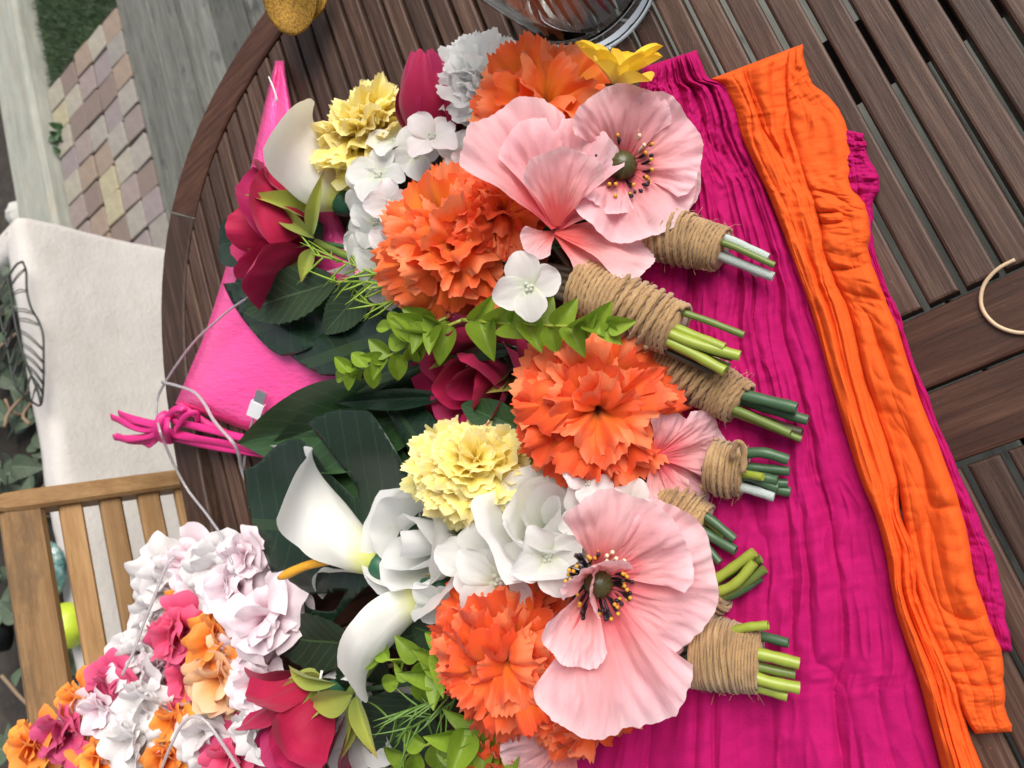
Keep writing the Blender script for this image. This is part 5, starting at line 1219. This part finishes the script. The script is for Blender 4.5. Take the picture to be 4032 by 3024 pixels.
# --- glass vase with sticks
mt, t, p, o = newmat('clear_glass'); p.inputs['Base Color'].default_value = (0.93, 0.97, 0.97, 1); p.inputs['Roughness'].default_value = 0.015; p.inputs['Transmission Weight'].default_value = 1.0; p.inputs['IOR'].default_value = 1.46
M['glass'] = mt
VC = Vector((-.486, -.116, 0)); va = thing('glass_vase', 'clear glass vase with brown sticks at the top edge', 'vase', VC)
prof = [(.0, .0015), (.052, .0015), (.0595, .004), (.0615, .010), (.0625, .03), (.068, .09), (.075, .16), (.079, .20), (.0775, .2005), (.072, .16), (.065, .09), (.0585, .035), (.0535, .018), (.040, .0125), (.0, .0115)]
b = MB(); nseg = 64
b.grid(nseg, len(prof) - 1, lambda u, v: VC + Vector((math.cos(2 * PI * u) * prof[round(v * (len(prof) - 1))][0], math.sin(2 * PI * u) * prof[round(v * (len(prof) - 1))][0], prof[round(v * (len(prof) - 1))][1]))); b.build('glass', M['glass'], va)
M['stick'] = plain('brown_stick', (0.22, 0.085, 0.045), 0.6, var=0.3)
for (x, y, lx, ly) in ((2270, 140, -95, -170), (2310, 120, -80, -190), (2365, 85, -140, -190), (2430, 92, -130, -160), (2452, 60, -80, -150), (2150, 98, -160, -170), (2165, 95, -150, -190), (2195, 76, -110, -160), (2200, 35, -60, -150), (2230, 64, -50, -150)):
    P = at(x, y, .022); Q = at(x + lx * 1.5, y + ly * 1.5, .20)
    ce = Vector((VC.x, VC.y, 0)); off = Vector((P.x, P.y, 0)) - ce
    if off.length > .048: P = Vector((*(ce + off.normalized() * .048).xy, .022))
    off = Vector((Q.x, Q.y, 0)) - ce
    if off.length > .062: Q = Vector((*(ce + off.normalized() * .062).xy, .20))
    b = MB(); b.tube([P, P + (Q - P) * .08, P + (Q - P) * .2, Q], [.0004, .0014, .0018, .0018], 8); tag(b.build('stick', M['stick'], va))

# --- gold glitter ornament
mt, t, p, o = newmat('gold_glitter'); tc = N(t, 'ShaderNodeTexCoord'); vo = N(t, 'ShaderNodeTexVoronoi'); vo.inputs['Scale'].default_value = 900; t.links.new(tc.outputs['Object'], vo.inputs['Vector'])
t.links.new(mixc(t, mth(t, 'POWER', N(t, 'ShaderNodeSeparateColor').outputs[0], 1.0), (0.13, 0.065, 0.008), (0.42, 0.23, 0.04)), p.inputs['Base Color'])
sepc = [n_ for n_ in t.nodes if n_.bl_idname == 'ShaderNodeSeparateColor'][0]; t.links.new(vo.outputs['Color'], sepc.inputs[0])
p.inputs['Metallic'].default_value = 0.7; p.inputs['Roughness'].default_value = 0.42; bump(t, p, sepc.outputs[1], 0.9, 0.0006); M['gold'] = mt
go = thing('glitter_ornament', 'gold glitter ornament with rounded lobes at the top edge', 'ornament', at(1150, 0, 0))
for x, y, rx, ry, z, nn in ((1148, -20, 112, 152, .050, (-.1, .25, 1)), (1200, -45, 95, 128, .036, (.15, .2, 1)), (1120, -130, 120, 120, .05, (-.3, -.2, 1))):
    C = at(x, y, z); k = mpp(C); n_ = wd(*nn); e1 = azdir(n_, 0); e2 = azdir(n_, 90)
    b = MB(); pr = [(0, .0018), (.6, .0019), (.93, .0018), (.99, .0010), (1.0, 0), (.99, -.0010), (.93, -.0018), (.6, -.0019), (0, -.0018)]
    b.grid(48, 8, lambda u, v: C + e1 * math.cos(2 * PI * u) * rx * k * pr[round(v * 8)][0] + e2 * math.sin(2 * PI * u) * ry * k * pr[round(v * 8)][0] + n_ * (pr[round(v * 8)][1] + .006 * pr[round(v * 8)][0] ** 2)); b.build('lobe', M['gold'], go)

# --- curled strip of cane
M['cane'] = plain('cane_strip', (0.55, 0.40, 0.25), 0.45, var=0.35, nscale=60)
b = MB(); pts = [at(3996, 1022, .004), at(3930, 1058, .004), at(3880, 1112, .003), at(3862, 1170, .003), at(3872, 1225, .003), at(3915, 1275, .003), at(3975, 1303, .003), at(4040, 1310, .003), at(4110, 1290, .004), at(4150, 1220, .005)]
b.tube(spline(pts, 60), .0013, 8); tag(b.build('cane_strip', M['cane']), 'curled pale cane strip lying on the bare table', 'cane')
